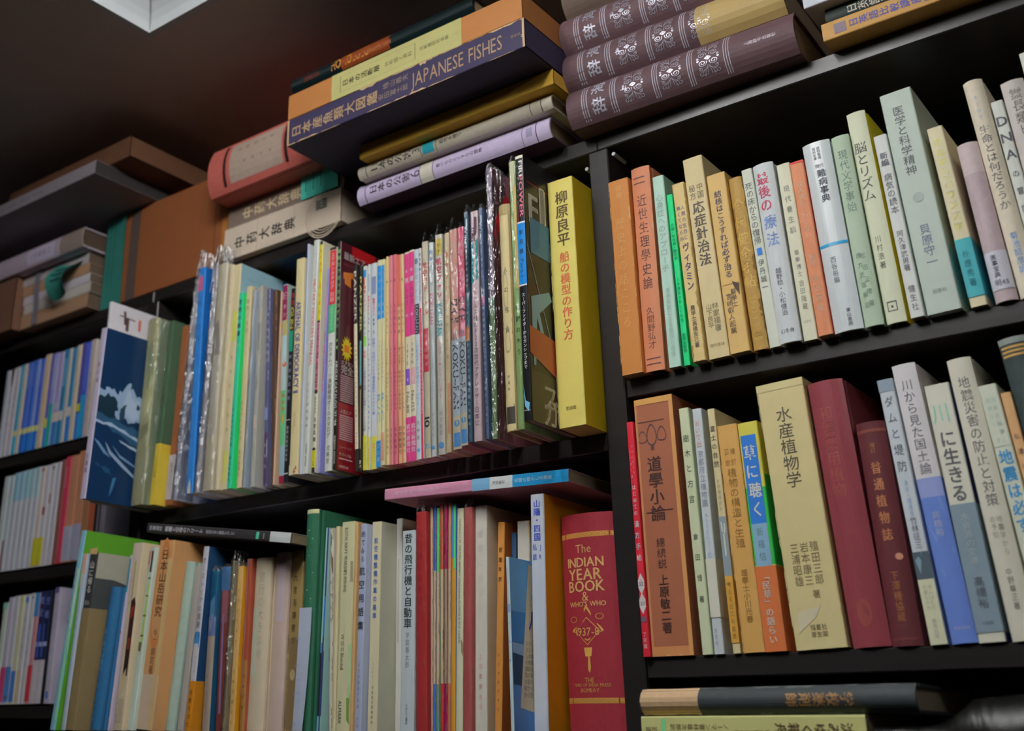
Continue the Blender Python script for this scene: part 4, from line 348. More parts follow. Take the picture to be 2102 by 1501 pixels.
('album','h',(-.893,-.05,.7074),(0,0,1),(.074,.22,.2),(206,108,97),'red-covered album with a corded cream label, lying above the dark Chinese dictionary',6,[('q',.12,.92,.2,.66,(185,164,149)),('q',.1,.95,.14,.165,(56,30,30)),('q',.1,.95,.68,.705,(56,30,30)),('v',.75,.25,.6,(123,108,97),'高松塚古墳',.08),('v',.45,.3,.6,(123,108,97),'壁画写真',.06)],{'bulge':.01,'pg':'5c2420'}),
('book','h',(-.567,-.033,.6216),(0,0,1),(.0268,.28,.19),(215,201,234),'lilac hardcover about food and medicine pollution, lowest of the short pile above the magazines',6,[('v',.5,.07,.3,(57,47,62),'*日本の公害',.85),('h',.325,.3,.7,(97,87,106),'6'),('q',0,1,.045,.049,(77,67,87)),('q',0,1,.35,.353,(77,67,87)),('q',0,1,.353,.42,(224,220,205)),('q',0,1,.42,.423,(77,67,87)),('v',.5,.44,.68,(77,67,87),'食べものとくすりの恐怖',.7),('q',0,1,.87,.873,(116,106,131)),('q',0,1,.935,.939,(77,67,87)),('q',.3,.7,.89,.92,(175,165,200)),('L',.2,.9,.89,.96,(190,185,175)),('z',0,1,(77,57,87),'l')],{'bulge':.006}),
('book','h',(-.556,-.045,.6488),(0,0,1),(.0175,.28,.19),(234,226,205),'ivory hardcover on city pollution with a cyan mark, on the lilac one',6,[('v',.5,.07,.3,(77,70,67),'*日本の公害',.85),('h',.325,.3,.7,(127,121,114),'3'),('q',0,1,.045,.049,(102,96,89)),('q',.1,.85,.36,.42,(61,214,234)),('q',0,1,.35,.353,(102,96,89)),('q',0,1,.43,.433,(102,96,89)),('v',.5,.45,.57,(102,96,89),'都市を覆う',.7),('q',0,1,.9,.903,(102,96,89)),('q',0,1,.95,.954,(102,96,89)),('q',.3,.7,.92,.94,(227,221,196))],{'bulge':.005}),
('slipcased_book','c',(-.5445,-.058,.6667),(0,0,1),(.0194,.2775,.2),(234,185,70),'dull gold slipcase beneath the dark blue fish encyclopedia',6,[('v',.5,.3,.7,(234,182,73),'大洋を渡る鳥',.4)],{}),
('slipcased_book','c',(-.545,-.112,.6866),(0,0,1),(.0363,.35,.26),(63,56,86),'dark blue fish encyclopedia slipcase with chipped cream edges',6,[('v',.45,.02,.42,(180,150,112),'*日本産魚類大図鑑',.7),('v',.7,.44,.55,(150,133,116),'檜山義夫',.25),('v',.35,.42,.55,(150,133,116),'安田富士郎',.25),('r',.5,.56,.92,(171,141,107),'JAPANESE FISHES',.6),('v',.5,.95,.985,(150,129,103),'講談社',.3),('w',(197,167,129),1.2),('q',0,1,0,.008,(197,167,129)),('q',0,1,.992,1,(197,167,129))],{}),
('slipcased_book','c',(-.547,-.112,.7233),(0,0,1),(.0355,.348,.26),(188,124,69),'orange-brown slipcase with a yellow-green title panel about faults',6,[('q',0,1,.21,.77,(188,183,120)),('q',.2,.82,.25,.252,(82,77,52)),('q',.2,.82,.58,.582,(82,77,52)),('q',.2,.205,.25,.58,(82,77,52)),('q',.815,.82,.25,.58,(82,77,52)),('v',.5,.26,.43,(65,60,43),'*日本の活断層',.55),('v',.5,.45,.57,(82,77,52),'分布図と資料',.4),('v',.5,.6,.72,(82,77,52),'活断層研究会編',.32),('v',.5,.74,.76,(133,128,86),'東京大学',.2)],{}),
('book','h',(-.61,-.114,.7592),(0,0,1),(.0235,.28,.2),(17,33,35),'black-green glossy hardcover with orange lettering, topmost under the ceiling',6,[('r',.5,.08,.17,(145,51,38),'BENKAN',.4),('q',.1,.95,.3,.57,(141,69,33)),('r',.55,.24,.46,(217,145,65),'*HONOLULU',.7),('r',.45,.46,.58,(190,123,73),'Beautiful Island',.5)],{'bulge':.006,'gloss':1}),
('book','h',(-.293,-.03,.6216),(0,.03,1),(.0472,.2495,.19),(108,82,87),'lowest of the three purple-brown dictionary volumes with silver arabesques',7,[('q',.05,.97,.075,.079,(195,195,209)),('q',.05,.97,.086,.089,(195,195,209)),('q',.05,.97,.097,.101,(195,195,209)),('q',.05,.97,.21,.213,(195,195,209)),('q',.05,.97,.221,.225,(195,195,209)),('q',.05,.97,.232,.236,(195,195,209)),('q',.05,.97,.405,.409,(195,195,209)),('q',.05,.97,.415,.418,(195,195,209)),('q',.05,.97,.425,.428,(195,195,209)),('q',.05,.97,.56,.564,(195,195,209)),('q',.05,.97,.57,.573,(195,195,209)),('q',.05,.97,.58,.583,(195,195,209)),('q',.05,.97,.715,.718,(195,195,209)),('q',.05,.97,.725,.728,(195,195,209)),('q',.05,.97,.735,.738,(195,195,209)),('v',.3,.12,.19,(213,213,227),'*辞',.5),('v',.75,.12,.19,(213,213,227),'*海',.5),('v',.45,.26,.29,(204,204,218),'上',.25),('a',.14,.86,.27,.366,(209,209,222)),('a',.14,.86,.439,.535,(209,209,222)),('a',.14,.86,.602,.698,(209,209,222)),('v',.5,.8,.93,(163,154,163),'上海辞书出版社',.22)],{'bulge':.012,'cloth':1}),
('book','h',(-.299,-.03,.6692),(0,.03,1),(.0472,.2453,.19),(111,85,90),'middle purple-brown dictionary volume, its right end in a gold jacket',7,[('q',.05,.97,.075,.079,(201,201,215)),('q',.05,.97,.086,.089,(201,201,215)),('q',.05,.97,.097,.101,(201,201,215)),('q',.05,.97,.21,.213,(201,201,215)),('q',.05,.97,.221,.225,(201,201,215)),('q',.05,.97,.232,.236,(201,201,215)),('q',.05,.97,.405,.409,(201,201,215)),('q',.05,.97,.415,.418,(201,201,215)),('q',.05,.97,.425,.428,(201,201,215)),('q',.05,.97,.56,.564,(201,201,215)),('q',.05,.97,.57,.573,(201,201,215)),('q',.05,.97,.58,.583,(201,201,215)),('q',.05,.97,.715,.718,(201,201,215)),('q',.05,.97,.725,.728,(201,201,215)),('q',.05,.97,.735,.738,(201,201,215)),('v',.3,.12,.19,(219,219,234),'*辞',.5),('v',.75,.12,.19,(219,219,234),'*海',.5),('v',.45,.26,.29,(210,210,225),'中',.25),('a',.14,.86,.27,.366,(215,215,229)),('a',.14,.86,.439,.535,(215,215,229)),('a',.14,.86,.602,.698,(215,215,229)),('o',.63,1,(201,173,111))],{'bulge':.012,'cloth':1}),
('book','h',(-.305,-.03,.7168),(0,.03,1),(.0472,.2411,.19),(122,94,99),'third purple-brown dictionary volume with silver arabesques, above the gold-jacketed one',7,[('q',.05,.97,.075,.079,(218,218,234)),('q',.05,.97,.086,.089,(218,218,234)),('q',.05,.97,.097,.101,(218,218,234)),('q',.05,.97,.21,.213,(218,218,234)),('q',.05,.97,.221,.225,(218,218,234)),('q',.05,.97,.232,.236,(218,218,234)),('q',.05,.97,.405,.409,(218,218,234)),('q',.05,.97,.415,.418,(218,218,234)),('q',.05,.97,.425,.428,(218,218,234)),('q',.05,.97,.56,.564,(218,218,234)),('q',.05,.97,.57,.573,(218,218,234)),('q',.05,.97,.58,.583,(218,218,234)),('q',.05,.97,.715,.718,(218,218,234)),('q',.05,.97,.725,.728,(218,218,234)),('q',.05,.97,.735,.738,(218,218,234)),('v',.3,.12,.19,(219,219,234),'*辞',.5),('v',.75,.12,.19,(219,219,234),'*海',.5),('v',.45,.26,.29,(219,219,234),'下',.25),('a',.14,.86,.27,.366,(219,219,234)),('a',.14,.86,.439,.535,(219,219,234)),('a',.14,.86,.602,.698,(219,219,234))],{'bulge':.012,'cloth':1}),
('book','h',(-.3,-.034,.7645),(0,0,1),(.05,.2425,.19),(127,109,97),'grey-brown volume at the very top of the dictionary pile',7,[],{'bulge':.012}),
('slipcased_book','c',(-.045,-.024,.6216),(0,0,1),(.0195,.2244,.16),(208,159,87),'yellow-tan slipcase with blue comparative linguistics title',5,[('q',.2,.75,.05,.1,(145,127,141)),('v',.5,.11,.4,(91,96,177),'*日英語比較講座',.6),('q',.2,.75,.41,.46,(145,127,141)),('v',.5,.48,.6,(177,141,105),'第二巻',.3)],{}),
('book','h',(-.045,-.018,.6413),(0,0,1),(.019,.221,.16),(35,49,44),'black-green volume with cream comparative linguistics title, above the yellow-tan slipcase',5,[('v',.5,.09,.42,(207,198,184),'*日英語比較講座',.6)],{}),
('book','p',(-.06,-.03,.6606),(0,0,1),(.014,.221,.16),(218,223,234),'white booklet jutting out at the top of the right-hand pile',5,[('r',.5,.1,.4,(69,69,74),'語学資料',.5)],{}),
('book','h',(-.4975,-.05,.0437),(0,0,2),(.0215,.2275,.17),(69,76,79),'black flat-lying book with a tan worn patch on its spine end',1,[('q',0,1,.765,1,(216,182,142)),('v',.5,.2,.44,(189,142,89),'*学校薬剤師',.6),('w',(109,116,116),.4)],{'bulge':.008}),
('book','p',(-.4975,-.05,.0215),(0,0,2),(.0215,.1885,.13),(214,214,143),'yellowish flat-lying book with brush-like title under the black one',1,[('v',.5,.05,.38,(96,72,48),'*沈みゆく箱舟',.8),('v',.6,.4,.56,(119,96,66),'種の新しい考察',.4),('v',.4,.58,.86,(119,96,66),'ノーマン著林雄次郎訳',.35),('q',.1,.9,.88,.9,(140,234,164)),('v',.5,.92,.98,(119,96,66),'岩波',.3)],{}),
('book','p',(-.29,-.04,.0105),(0,0,2),(.03,.23,.2),(205,186,148),'tan-edged book under a black plastic bag on the bottom right shelf',1,[],{}),
('book','p',(-.571,-.025,.2395),(.04,0,1),(.0125,.235,.15),(234,161,192),'pink and blue flat book lying across the tops of the lower middle row',2,[('v',.5,.06,.32,(234,202,216),'*ドイツオーストリア',.75),('v',.5,.33,.5,(234,178,201),'旅行会話と本',.6),('q',0,1,.505,.6,(137,195,233)),('q',0,1,.6,.72,(228,234,234)),('v',.5,.615,.68,(124,124,130),'*浅田敏史',.6),('q',0,1,.72,1,(42,170,234)),('v',.5,.73,.92,(182,216,234),'*名城の輝かしき遺産',.65)],{}),
('magazine','m',(-.915,-.06,.208),(.15,0,1),(.0115,.259,.19),(65,62,65),'black magazine lying slanted on the lower left row, its title white',2,[('v',.5,.02,.12,(223,223,234),'特集最終',.6),('v',.5,.14,.3,(224,224,234),'*戦艦と空母の',.85),('v',.5,.3,.42,(224,224,234),'*フリート',.6),('v',.5,.44,.64,(223,223,234),'図説日本の艦艇ものしり',.5),('q',.15,.85,.78,.8,(105,234,189)),('h',.83,.2,.8,(223,223,234),'潮書房'),('q',0,1,.87,1,(227,234,234)),('z',0,1,(218,218,234),'r')],{}),
('binder_box','c',(-1.12,0,.6216),(0,0,1),(.152,.28,.2),(163,99,60),'long orange-brown cardboard binder box with grey tape and a hanging green note',12,[('q',0,1,.2,.28,(101,86,81)),('q',0,1,.9,.905,(101,60,35)),('q',0,1,.955,.96,(184,112,66)),('N',-.02,.98,0,.18,(60,143,132)),('q',0,1,.96,1,(194,127,60))],{}),
('document_folder','p',(-1.285,-.118,.7745),(0,0,1),(.022,.435,.3),(147,140,147),'pale document folder with dash marks, overhanging beneath the wooden box',12,[('r',.55,.1,.3,(83,75,75),'— — —',.5),('r',.55,.4,.7,(83,75,75),'— — — —',.5)],{'pg':'3c3838'}),
('wooden_box','c',(-1.24,-.093,.798),(0,0,1),(.034,.31,.3),(113,79,58),'flat brown wooden box at the very top of the left pile',12,[],{}),
('book','h',(-1.406,-.045,.7165),(0,0,1),(.033,.294,.2),(200,184,200),'lavender-grey book with a label, overhanging the strapped bundle',12,[('q',.1,.9,.5,.75,(218,207,234)),('v',.5,.52,.72,(130,122,138),'古典籍総目',.5),('z',.8,1,(161,145,138),'s')],{'pg':'5c4c40'}),
('book','p',(-1.407,-.022,.6216),(0,0,1),(.024,.178,.2),(190,151,121),'kraft book at the bottom of the strapped bundle',12,[],{'pg':'6c5c4c'}),
('book','p',(-1.403,-.022,.6458),(0,0,1),(.017,.178,.2),(217,208,200),'grey-white book directly above the kraft one in the strapped bundle',12,[],{'pg':'6c5c4c'}),
('book','p',(-1.407,-.022,.663),(0,0,1),(.016,.178,.2),(222,214,222),'pale book in the middle of the strapped bundle',12,[],{'pg':'6c5c4c'}),
('book','p',(-1.411,-.022,.6792),(0,0,1),(.018,.178,.2),(199,157,122),'orange-tan book near the top of the strapped bundle',12,[],{'pg':'6c5c4c'}),
('book','p',(-1.415,-.022,.6974),(0,0,1),(.0185,.178,.2),(201,193,193),'whitish book topmost in the strapped bundle',12,[],{'pg':'6c5c4c'}),
('cardboard_box','c',(-1.592,-.035,.6216),(0,0,1),(.093,.128,.2),(135,98,78),'brown box at the left edge of the bookcase top',12,[],{}),
('book','p',(-1.642,0,.4205),(0,),(.0121,.1475,.105),(212,219,234),"grey-white small paperback at the frame's left edge, first on its shelf",11,[('v',.5,.2,.7,(196,204,220),'哲学入門',.5)],{}),
('book','p',(-1.6295,0,.4205),(0,),(.0126,.1475,.105),(224,220,232),'whitish small paperback with a dark brown head figure',11,[('p',[(.1,0),(.9,0),(.6,.2),(.4,.2)],(99,84,84)),('v',.5,.3,.7,(177,177,193),'山の本',.5)],{}),
('book','p',(-1.6165,0,.4205),(0,),(.0138,.1485,.105),(227,223,234),'pale small paperback left of the first teal spine',11,[('v',.5,.2,.6,(190,190,205),'文学散歩',.5)],{}),
('book','p',(-1.6024,0,.4205),(0,),(.0096,.1495,.105),(81,179,217),'first teal small paperback from the left, pale band low on it',11,[('z',.74,.8,(234,234,157),'s'),('z',.8,1,(73,195,234),'s'),('q',.3,.7,.06,.3,(118,201,234))],{}),
('book','p',(-1.5923,0,.4205),(0,),(.0096,.1495,.105),(234,219,198),'narrow cream spine between teal and blue paperbacks',11,[('q',0,1,.76,.8,(234,228,192))],{}),
('book','p',(-1.5823,0,.4205),(0,),(.0143,.1495,.105),(93,130,234),'slate blue small paperback right of the narrow cream spine',11,[('z',.74,.8,(234,234,157),'s'),('z',.8,1,(51,131,234),'s'),('q',.3,.7,.06,.3,(131,156,234))],{}),
('book','p',(-1.5675,0,.4205),(0,),(.012,.1505,.105),(71,122,233),'deep blue small paperback in the middle of the blue run',11,[('z',.74,.8,(234,234,157),'s'),('z',.8,1,(49,130,234),'s'),('q',.3,.7,.06,.3,(102,140,234))],{}),
('book','p',(-1.5552,0,.4205),(0,),(.0079,.1505,.105),(152,173,234),'pale blue narrow paperback, fourth of the blue run',11,[('z',.74,.8,(234,234,157),'s'),('z',.8,1,(67,150,234),'s'),('q',.3,.7,.06,.3,(174,192,234))],{}),
('book','p',(-1.5469,0,.4205),(0,),(.0114,.1495,.105),(83,119,234),'royal blue small paperback left of the broad cream one',11,[('z',.74,.8,(234,234,157),'s'),('z',.8,1,(51,135,234),'s'),('q',.3,.7,.06,.3,(115,146,234))],{}),
('book','p',(-1.5351,0,.4205),(0,),(.0155,.1535,.105),(234,212,176),'broad cream small paperback within the blue ones',11,[('q',0,1,.75,.81,(234,227,201))],{}),
('book','p',(-1.5192,0,.4205),(0,),(.0079,.1515,.105),(112,104,198),'violet-blue narrow paperback with a yellow patch',11,[('q',0,1,.7,.8,(234,228,92)),('z',.8,1,(64,139,234),'s')],{}),
('book','p',(-1.5109,0,.4205),(0,),(.012,.1515,.105),(171,178,234),'lavender paperback carrying a green tag',11,[('q',.1,.9,.55,1,(47,197,176)),('q',.2,.8,.06,.4,(186,192,234))],{}),
('book','p',(-1.4985,0,.4205),(0,),(.0143,.1505,.105),(196,182,232),'mauve small paperback with a white sticker low on it',11,[('q',0,1,.56,.62,(205,205,234)),('q',0,1,.66,.76,(234,227,220)),('z',.76,1,(82,146,211),'s')],{}),
('book','p',(-1.4838,0,.4205),(0,),(.012,.1515,.105),(61,146,188),'dark teal paperback right of the mauve one',11,[('q',0,1,.66,.76,(234,227,220)),('q',.2,.8,.1,.4,(117,188,224))],{}),
('book','p',(-1.4714,0,.4205),(0,),(.0084,.1515,.105),(216,209,202),'narrow cream spine between the two dark teal paperbacks',11,[],{}),
('book','p',(-1.4625,0,.4205),(0,),(.0108,.1505,.105),(74,152,202),'second dark teal paperback, blue-tinged',11,[('q',0,1,.64,.74,(234,227,220)),('z',.74,1,(60,138,223),'s')],{}),
('book','p',(-1.4513,0,.4205),(0,),(.012,.1525,.105),(234,220,192),'cream paperback beside the violet one on the top left shelf',11,[('v',.5,.2,.5,(202,195,173),'詩集',.4)],{}),
('book','p',(-1.4389,0,.4205),(0,),(.0096,.1535,.105),(89,81,173),'violet narrow paperback with a yellow square',11,[('q',0,1,.64,.72,(234,228,63)),('z',.74,1,(64,139,234),'s'),('q',.4,.5,0,.6,(168,168,234))],{}),
('book','p',(-1.4289,0,.4205),(0,),(.012,.1525,.105),(74,110,230),'blue paperback with a turquoise tag at its foot',11,[('q',.1,.9,.56,1,(44,193,234)),('q',.4,.6,.02,.5,(126,144,234))],{}),
('book','p',(-1.4165,0,.4205),(0,),(.0138,.1535,.105),(223,209,202),"cream-grey paperback at the shelf's right end beside the mountain book",11,[('v',.5,.3,.9,(174,167,181),'歌集と俳句',.4)],{}),
('book','p',(-1.608,0,.237),(0,),(.0143,.149,.105),(218,230,234),'grey small book first on the second left shelf',9,[],{}),
('book','p',(-1.5933,0,.237),(0,),(.0126,.149,.105),(212,226,234),'grey-white small book with a dark red line at its foot',9,[('q',.1,.5,.68,1,(169,55,88))],{}),
('book','p',(-1.5803,0,.237),(0,),(.0135,.151,.105),(164,213,234),'first pale blue small book on the second left shelf',9,[('z',.3,1,(219,223,234),'s'),('q',.4,.6,.35,.8,(206,214,230))],{}),
('book','p',(-1.5663,0,.237),(0,),(.0135,.1514,.105),(173,213,234),'second pale blue small book from the left',9,[('z',.3,1,(219,223,234),'s'),('q',.4,.6,.35,.8,(203,211,227))],{}),
('book','p',(-1.5524,0,.237),(0,),(.0135,.1518,.105),(171,220,234),'third pale blue small book from the left',9,[('z',.3,1,(219,223,234),'s'),('q',.4,.6,.35,.8,(201,209,224))],{}),
('book','p',(-1.5385,0,.237),(0,),(.0135,.1522,.105),(185,223,234),'fourth pale blue small book from the left',9,[('z',.3,1,(219,223,234),'s'),('q',.4,.6,.35,.8,(199,207,223))],{}),
('book','p',(-1.5246,0,.237),(0,),(.0135,.1526,.105),(198,226,234),'fifth and greyest of the pale blue small books',9,[('z',.3,1,(219,223,234),'s'),('q',.4,.6,.35,.8,(198,206,221))],{}),
('book','p',(-1.5106,0,.237),(0,),(.0126,.152,.105),(234,223,219),'white small book with an orange mark at its head and a yellow foot',9,[('q',.2,.8,.02,.05,(234,144,92)),('q',0,1,.72,.99,(234,227,60))],{}),
('book','p',(-1.4977,0,.237),(0,),(.0126,.152,.105),(226,226,234),'white small book with a red square, foot yellow',9,[('q',.2,.7,.42,.5,(190,82,105)),('q',0,1,.72,.99,(234,227,60))],{}),
('book','p',(-1.4847,0,.237),(0,),(.0126,.153,.105),(227,227,234),'white small book with a dark mark at its head',9,[('q',.3,.8,.03,.06,(159,159,159)),('q',.3,.6,.3,.4,(190,136,136))],{}),
('book','p',(-1.4717,0,.237),(0,),(.0126,.153,.105),(223,223,234),'white small book left of the red spines on the second left shelf',9,[('v',.5,.2,.8,(218,218,234),'文庫叢書全集',.4)],{}),
('book','p',(-1.4587,0,.237),(0,),(.0108,.155,.105),(161,99,91),'dark brownish-red narrow book on the second left shelf',9,[],{}),
('book','p',(-1.4475,0,.237),(0,),(.012,.158,.105),(234,79,111),'raspberry red small book',9,[('q',.2,.5,.1,.3,(234,129,152))],{}),
('book','p',(-1.4351,0,.237),(0,),(.0191,.158,.105),(228,161,125),'first kraft-wrapped book with a white note around its foot',9,[('o',.67,.99,(214,214,234)),('v',.5,.7,.95,(194,194,234),'目録番号',.5)],{}),
('book','p',(-1.4157,0,.237),(0,),(.0191,.162,.105),(234,163,128),'second kraft-wrapped book with a white foot note and dark red edge',9,[('o',.67,.99,(204,204,234)),('z',0,1,(169,55,30),'r')],{}),
('book','p',(-1.3962,0,.237),(0,),(.0149,.161,.105),(209,152,110),'kraft-coloured book glimpsed above the green-covered book',9,[],{}),
('book','p',(-1.3808,0,.237),(0,),(.0138,.161,.105),(234,131,92),'orange-brown book glimpsed under the mountain photo book',9,[],{}),
('book','p',(-1.3667,0,.237),(0,),(.0138,.159,.105),(71,55,55),'black small book glimpsed beside a white spine',9,[('q',.6,.9,0,1,(169,169,185))],{}),
('book','p',(-1.3525,0,.237),(0,),(.0114,.161,.105),(220,214,234),'white spine glimpsed above the vivid green cover',9,[],{}),
('book','p',(-1.567,0,.0455),(0,),(.0125,.144,.105),(216,233,216),'grey-green small book with a mint head, left end of the third left shelf',10,[('q',0,1,0,.06,(167,234,211))],{}),
('book','p',(-1.5541,0,.0455),(0,),(.0136,.151,.105),(220,213,234),'lavender-white paperback with a pink foot',10,[('q',0,1,.66,.98,(234,87,147)),('v',.4,.2,.5,(211,211,234),'日本の町',.4)],{}),
('book','p',(-1.5401,0,.0455),(0,),(.013,.152,.105),(220,220,234),'white paperback with a blue foot, right of the pink-footed one',10,[('q',0,1,.66,.98,(99,163,234)),('q',.1,.9,.92,.96,(99,141,174))],{}),
('book','p',(-1.5267,0,.0455),(0,),(.0136,.152,.105),(234,234,199),'creamy paperback with a mustard fleck at its head',10,[('q',.4,.6,.03,.06,(234,195,54)),('q',.1,.9,.7,.98,(91,143,234))],{}),
('book','p',(-1.5127,0,.0455),(0,),(.013,.152,.105),(227,227,234),'white paperback with blue emblem on the third left shelf',10,[('p','c,.5,.05,.35,.0',(117,164,234)),('v',.5,.2,.6,(198,206,231),'鉄道の旅路',.5),('q',.1,.9,.7,.98,(234,210,186))],{}),
('book','p',(-1.4992,0,.0455),(0,),(.0125,.153,.105),(226,226,234),'greyish white paperback with a tiny dark mark',10,[('q',.4,.7,.03,.05,(139,139,139)),('v',.5,.25,.7,(205,205,221),'紀行全集',.5)],{}),
('book','p',(-1.4864,0,.0455),(0,),(.0114,.153,.105),(234,169,176),'pinkish paperback with a red foot and blue head',10,[('q',0,1,0,.22,(82,168,234)),('q',0,1,.66,.98,(234,79,92))],{}),
('book','p',(-1.4746,0,.0455),(0,),(.0136,.154,.105),(47,55,104),'black paperback with blue stripes and a white band',10,[('v',.5,.03,.25,(144,162,234),'*戦史',.7),('q',.4,.7,.3,.6,(83,119,234)),('q',0,1,.46,.5,(199,199,234)),('q',0,1,.62,1,(234,226,234))],{}),
('book','p',(-1.4606,0,.0455),(0,),(.0136,.154,.105),(46,54,95),'second black paperback with blue lettering, beside its twin',10,[('v',.5,.03,.28,(148,165,234),'*空戦',.7),('q',.2,.4,.3,.6,(87,129,234)),('q',0,1,.46,.5,(199,199,234)),('q',0,1,.62,1,(234,226,234))],{}),
('book','p',(-1.4466,0,.0455),(0,),(.0063,.154,.105),(38,38,46),'thin black spine right of the striped black paperbacks',10,[],{}),
('book','p',(-1.4399,0,.0455),(0,),(.0136,.157,.105),(218,211,234),'lavender-grey paperback with a blue emblem at its foot',10,[('q',.2,.7,0,.05,(100,100,164)),('q',.3,.7,.9,.96,(94,140,234)),('v',.5,.2,.7,(195,187,211),'百年の歩み',.4)],{}),
('book','p',(-1.54,0,-.145),(0,),(.0139,.1515,.105),(77,158,234),"bright blue book-top at the frame's lower left corner",8,[('q',.1,.9,.02,.2,(103,171,234))],{}),
('book','p',(-1.5257,0,-.145),(0,),(.0139,.1515,.105),(148,197,234),'pale blue book-top right of the bright blue one',8,[('q',.1,.9,.02,.2,(88,164,234))],{}),
('book','p',(-1.5114,0,-.145),(0,),(.0139,.1515,.105),(208,221,234),'whitish book-top on the lowest left shelf',8,[('q',.1,.9,.02,.2,(101,183,234))],{}),
('book','p',(-1.4971,0,-.145),(0,),(.0139,.1515,.105),(91,177,234),'sky blue book-top on the lowest left shelf',8,[('q',.1,.9,.02,.2,(178,211,234))],{}),
('book','p',(-1.4828,0,-.145),(0,),(.0139,.1515,.105),(221,227,234),'white book-top with a blue mark',8,[('q',.1,.9,.02,.2,(91,165,234))],{}),
('book','p',(-1.4685,0,-.145),(0,),(.0139,.1515,.105),(161,207,234),'grey-blue book-top, lowest left shelf',8,[('q',.1,.9,.02,.2,(199,222,234))],{}),
('book','p',(-1.4542,0,-.145),(0,),(.0139,.1515,.105),(69,148,234),'strong blue book-top nearest the leaning green-covered book',8,[('q',.1,.9,.02,.2,(148,191,234))],{})]

def texts():
    for r in DATA:
        for it in r[8]:
            if it[0] in 'vrhVH': yield it[5]
CH = sorted(set(''.join(texts())) - {' ', '*'})
GL = {}
tmp = []
for c in CH:
    cu = bpy.data.curves.new('glyph', 'FONT'); cu.body = c; cu.size = 1; cu.resolution_u = 2
    o = bpy.data.objects.new('glyph', cu); col.objects.link(o); tmp.append((c, o, cu))
dg = bpy.context.evaluated_depsgraph_get()
for c, o, cu in tmp:
    me = bpy.data.meshes.new_from_object(o.evaluated_get(dg))
    vs = [(v.co.x, v.co.y) for v in me.vertices]; wide = ord(c) > 0x2e00 or c in '★—'
    if vs:
        x0 = min(x for x, y in vs); x1 = max(x for x, y in vs)
        mx = .5 if wide else (x0+x1)/2
        GL[c] = ([(x-mx, y-.37) for x, y in vs], [tuple(p.vertices) for p in me.polygons], 1.0 if wide else x1-x0+.1)
    bpy.data.meshes.remove(me)
for c, o, cu in tmp:
    bpy.data.objects.remove(o); bpy.data.curves.remove(cu)
TURN = set('ー〜~—-()「」&＆')
BOLD = ((-.02, 0), (.02, 0), (0, .018))

def shape(code):
    p = code.split(','); k = p[0]; v = [float(x) for x in p[1:]]
    u, w, ru, rv = v[:4]; return k, u, w, ru, rv, (v[4] if len(v) > 4 else 0)

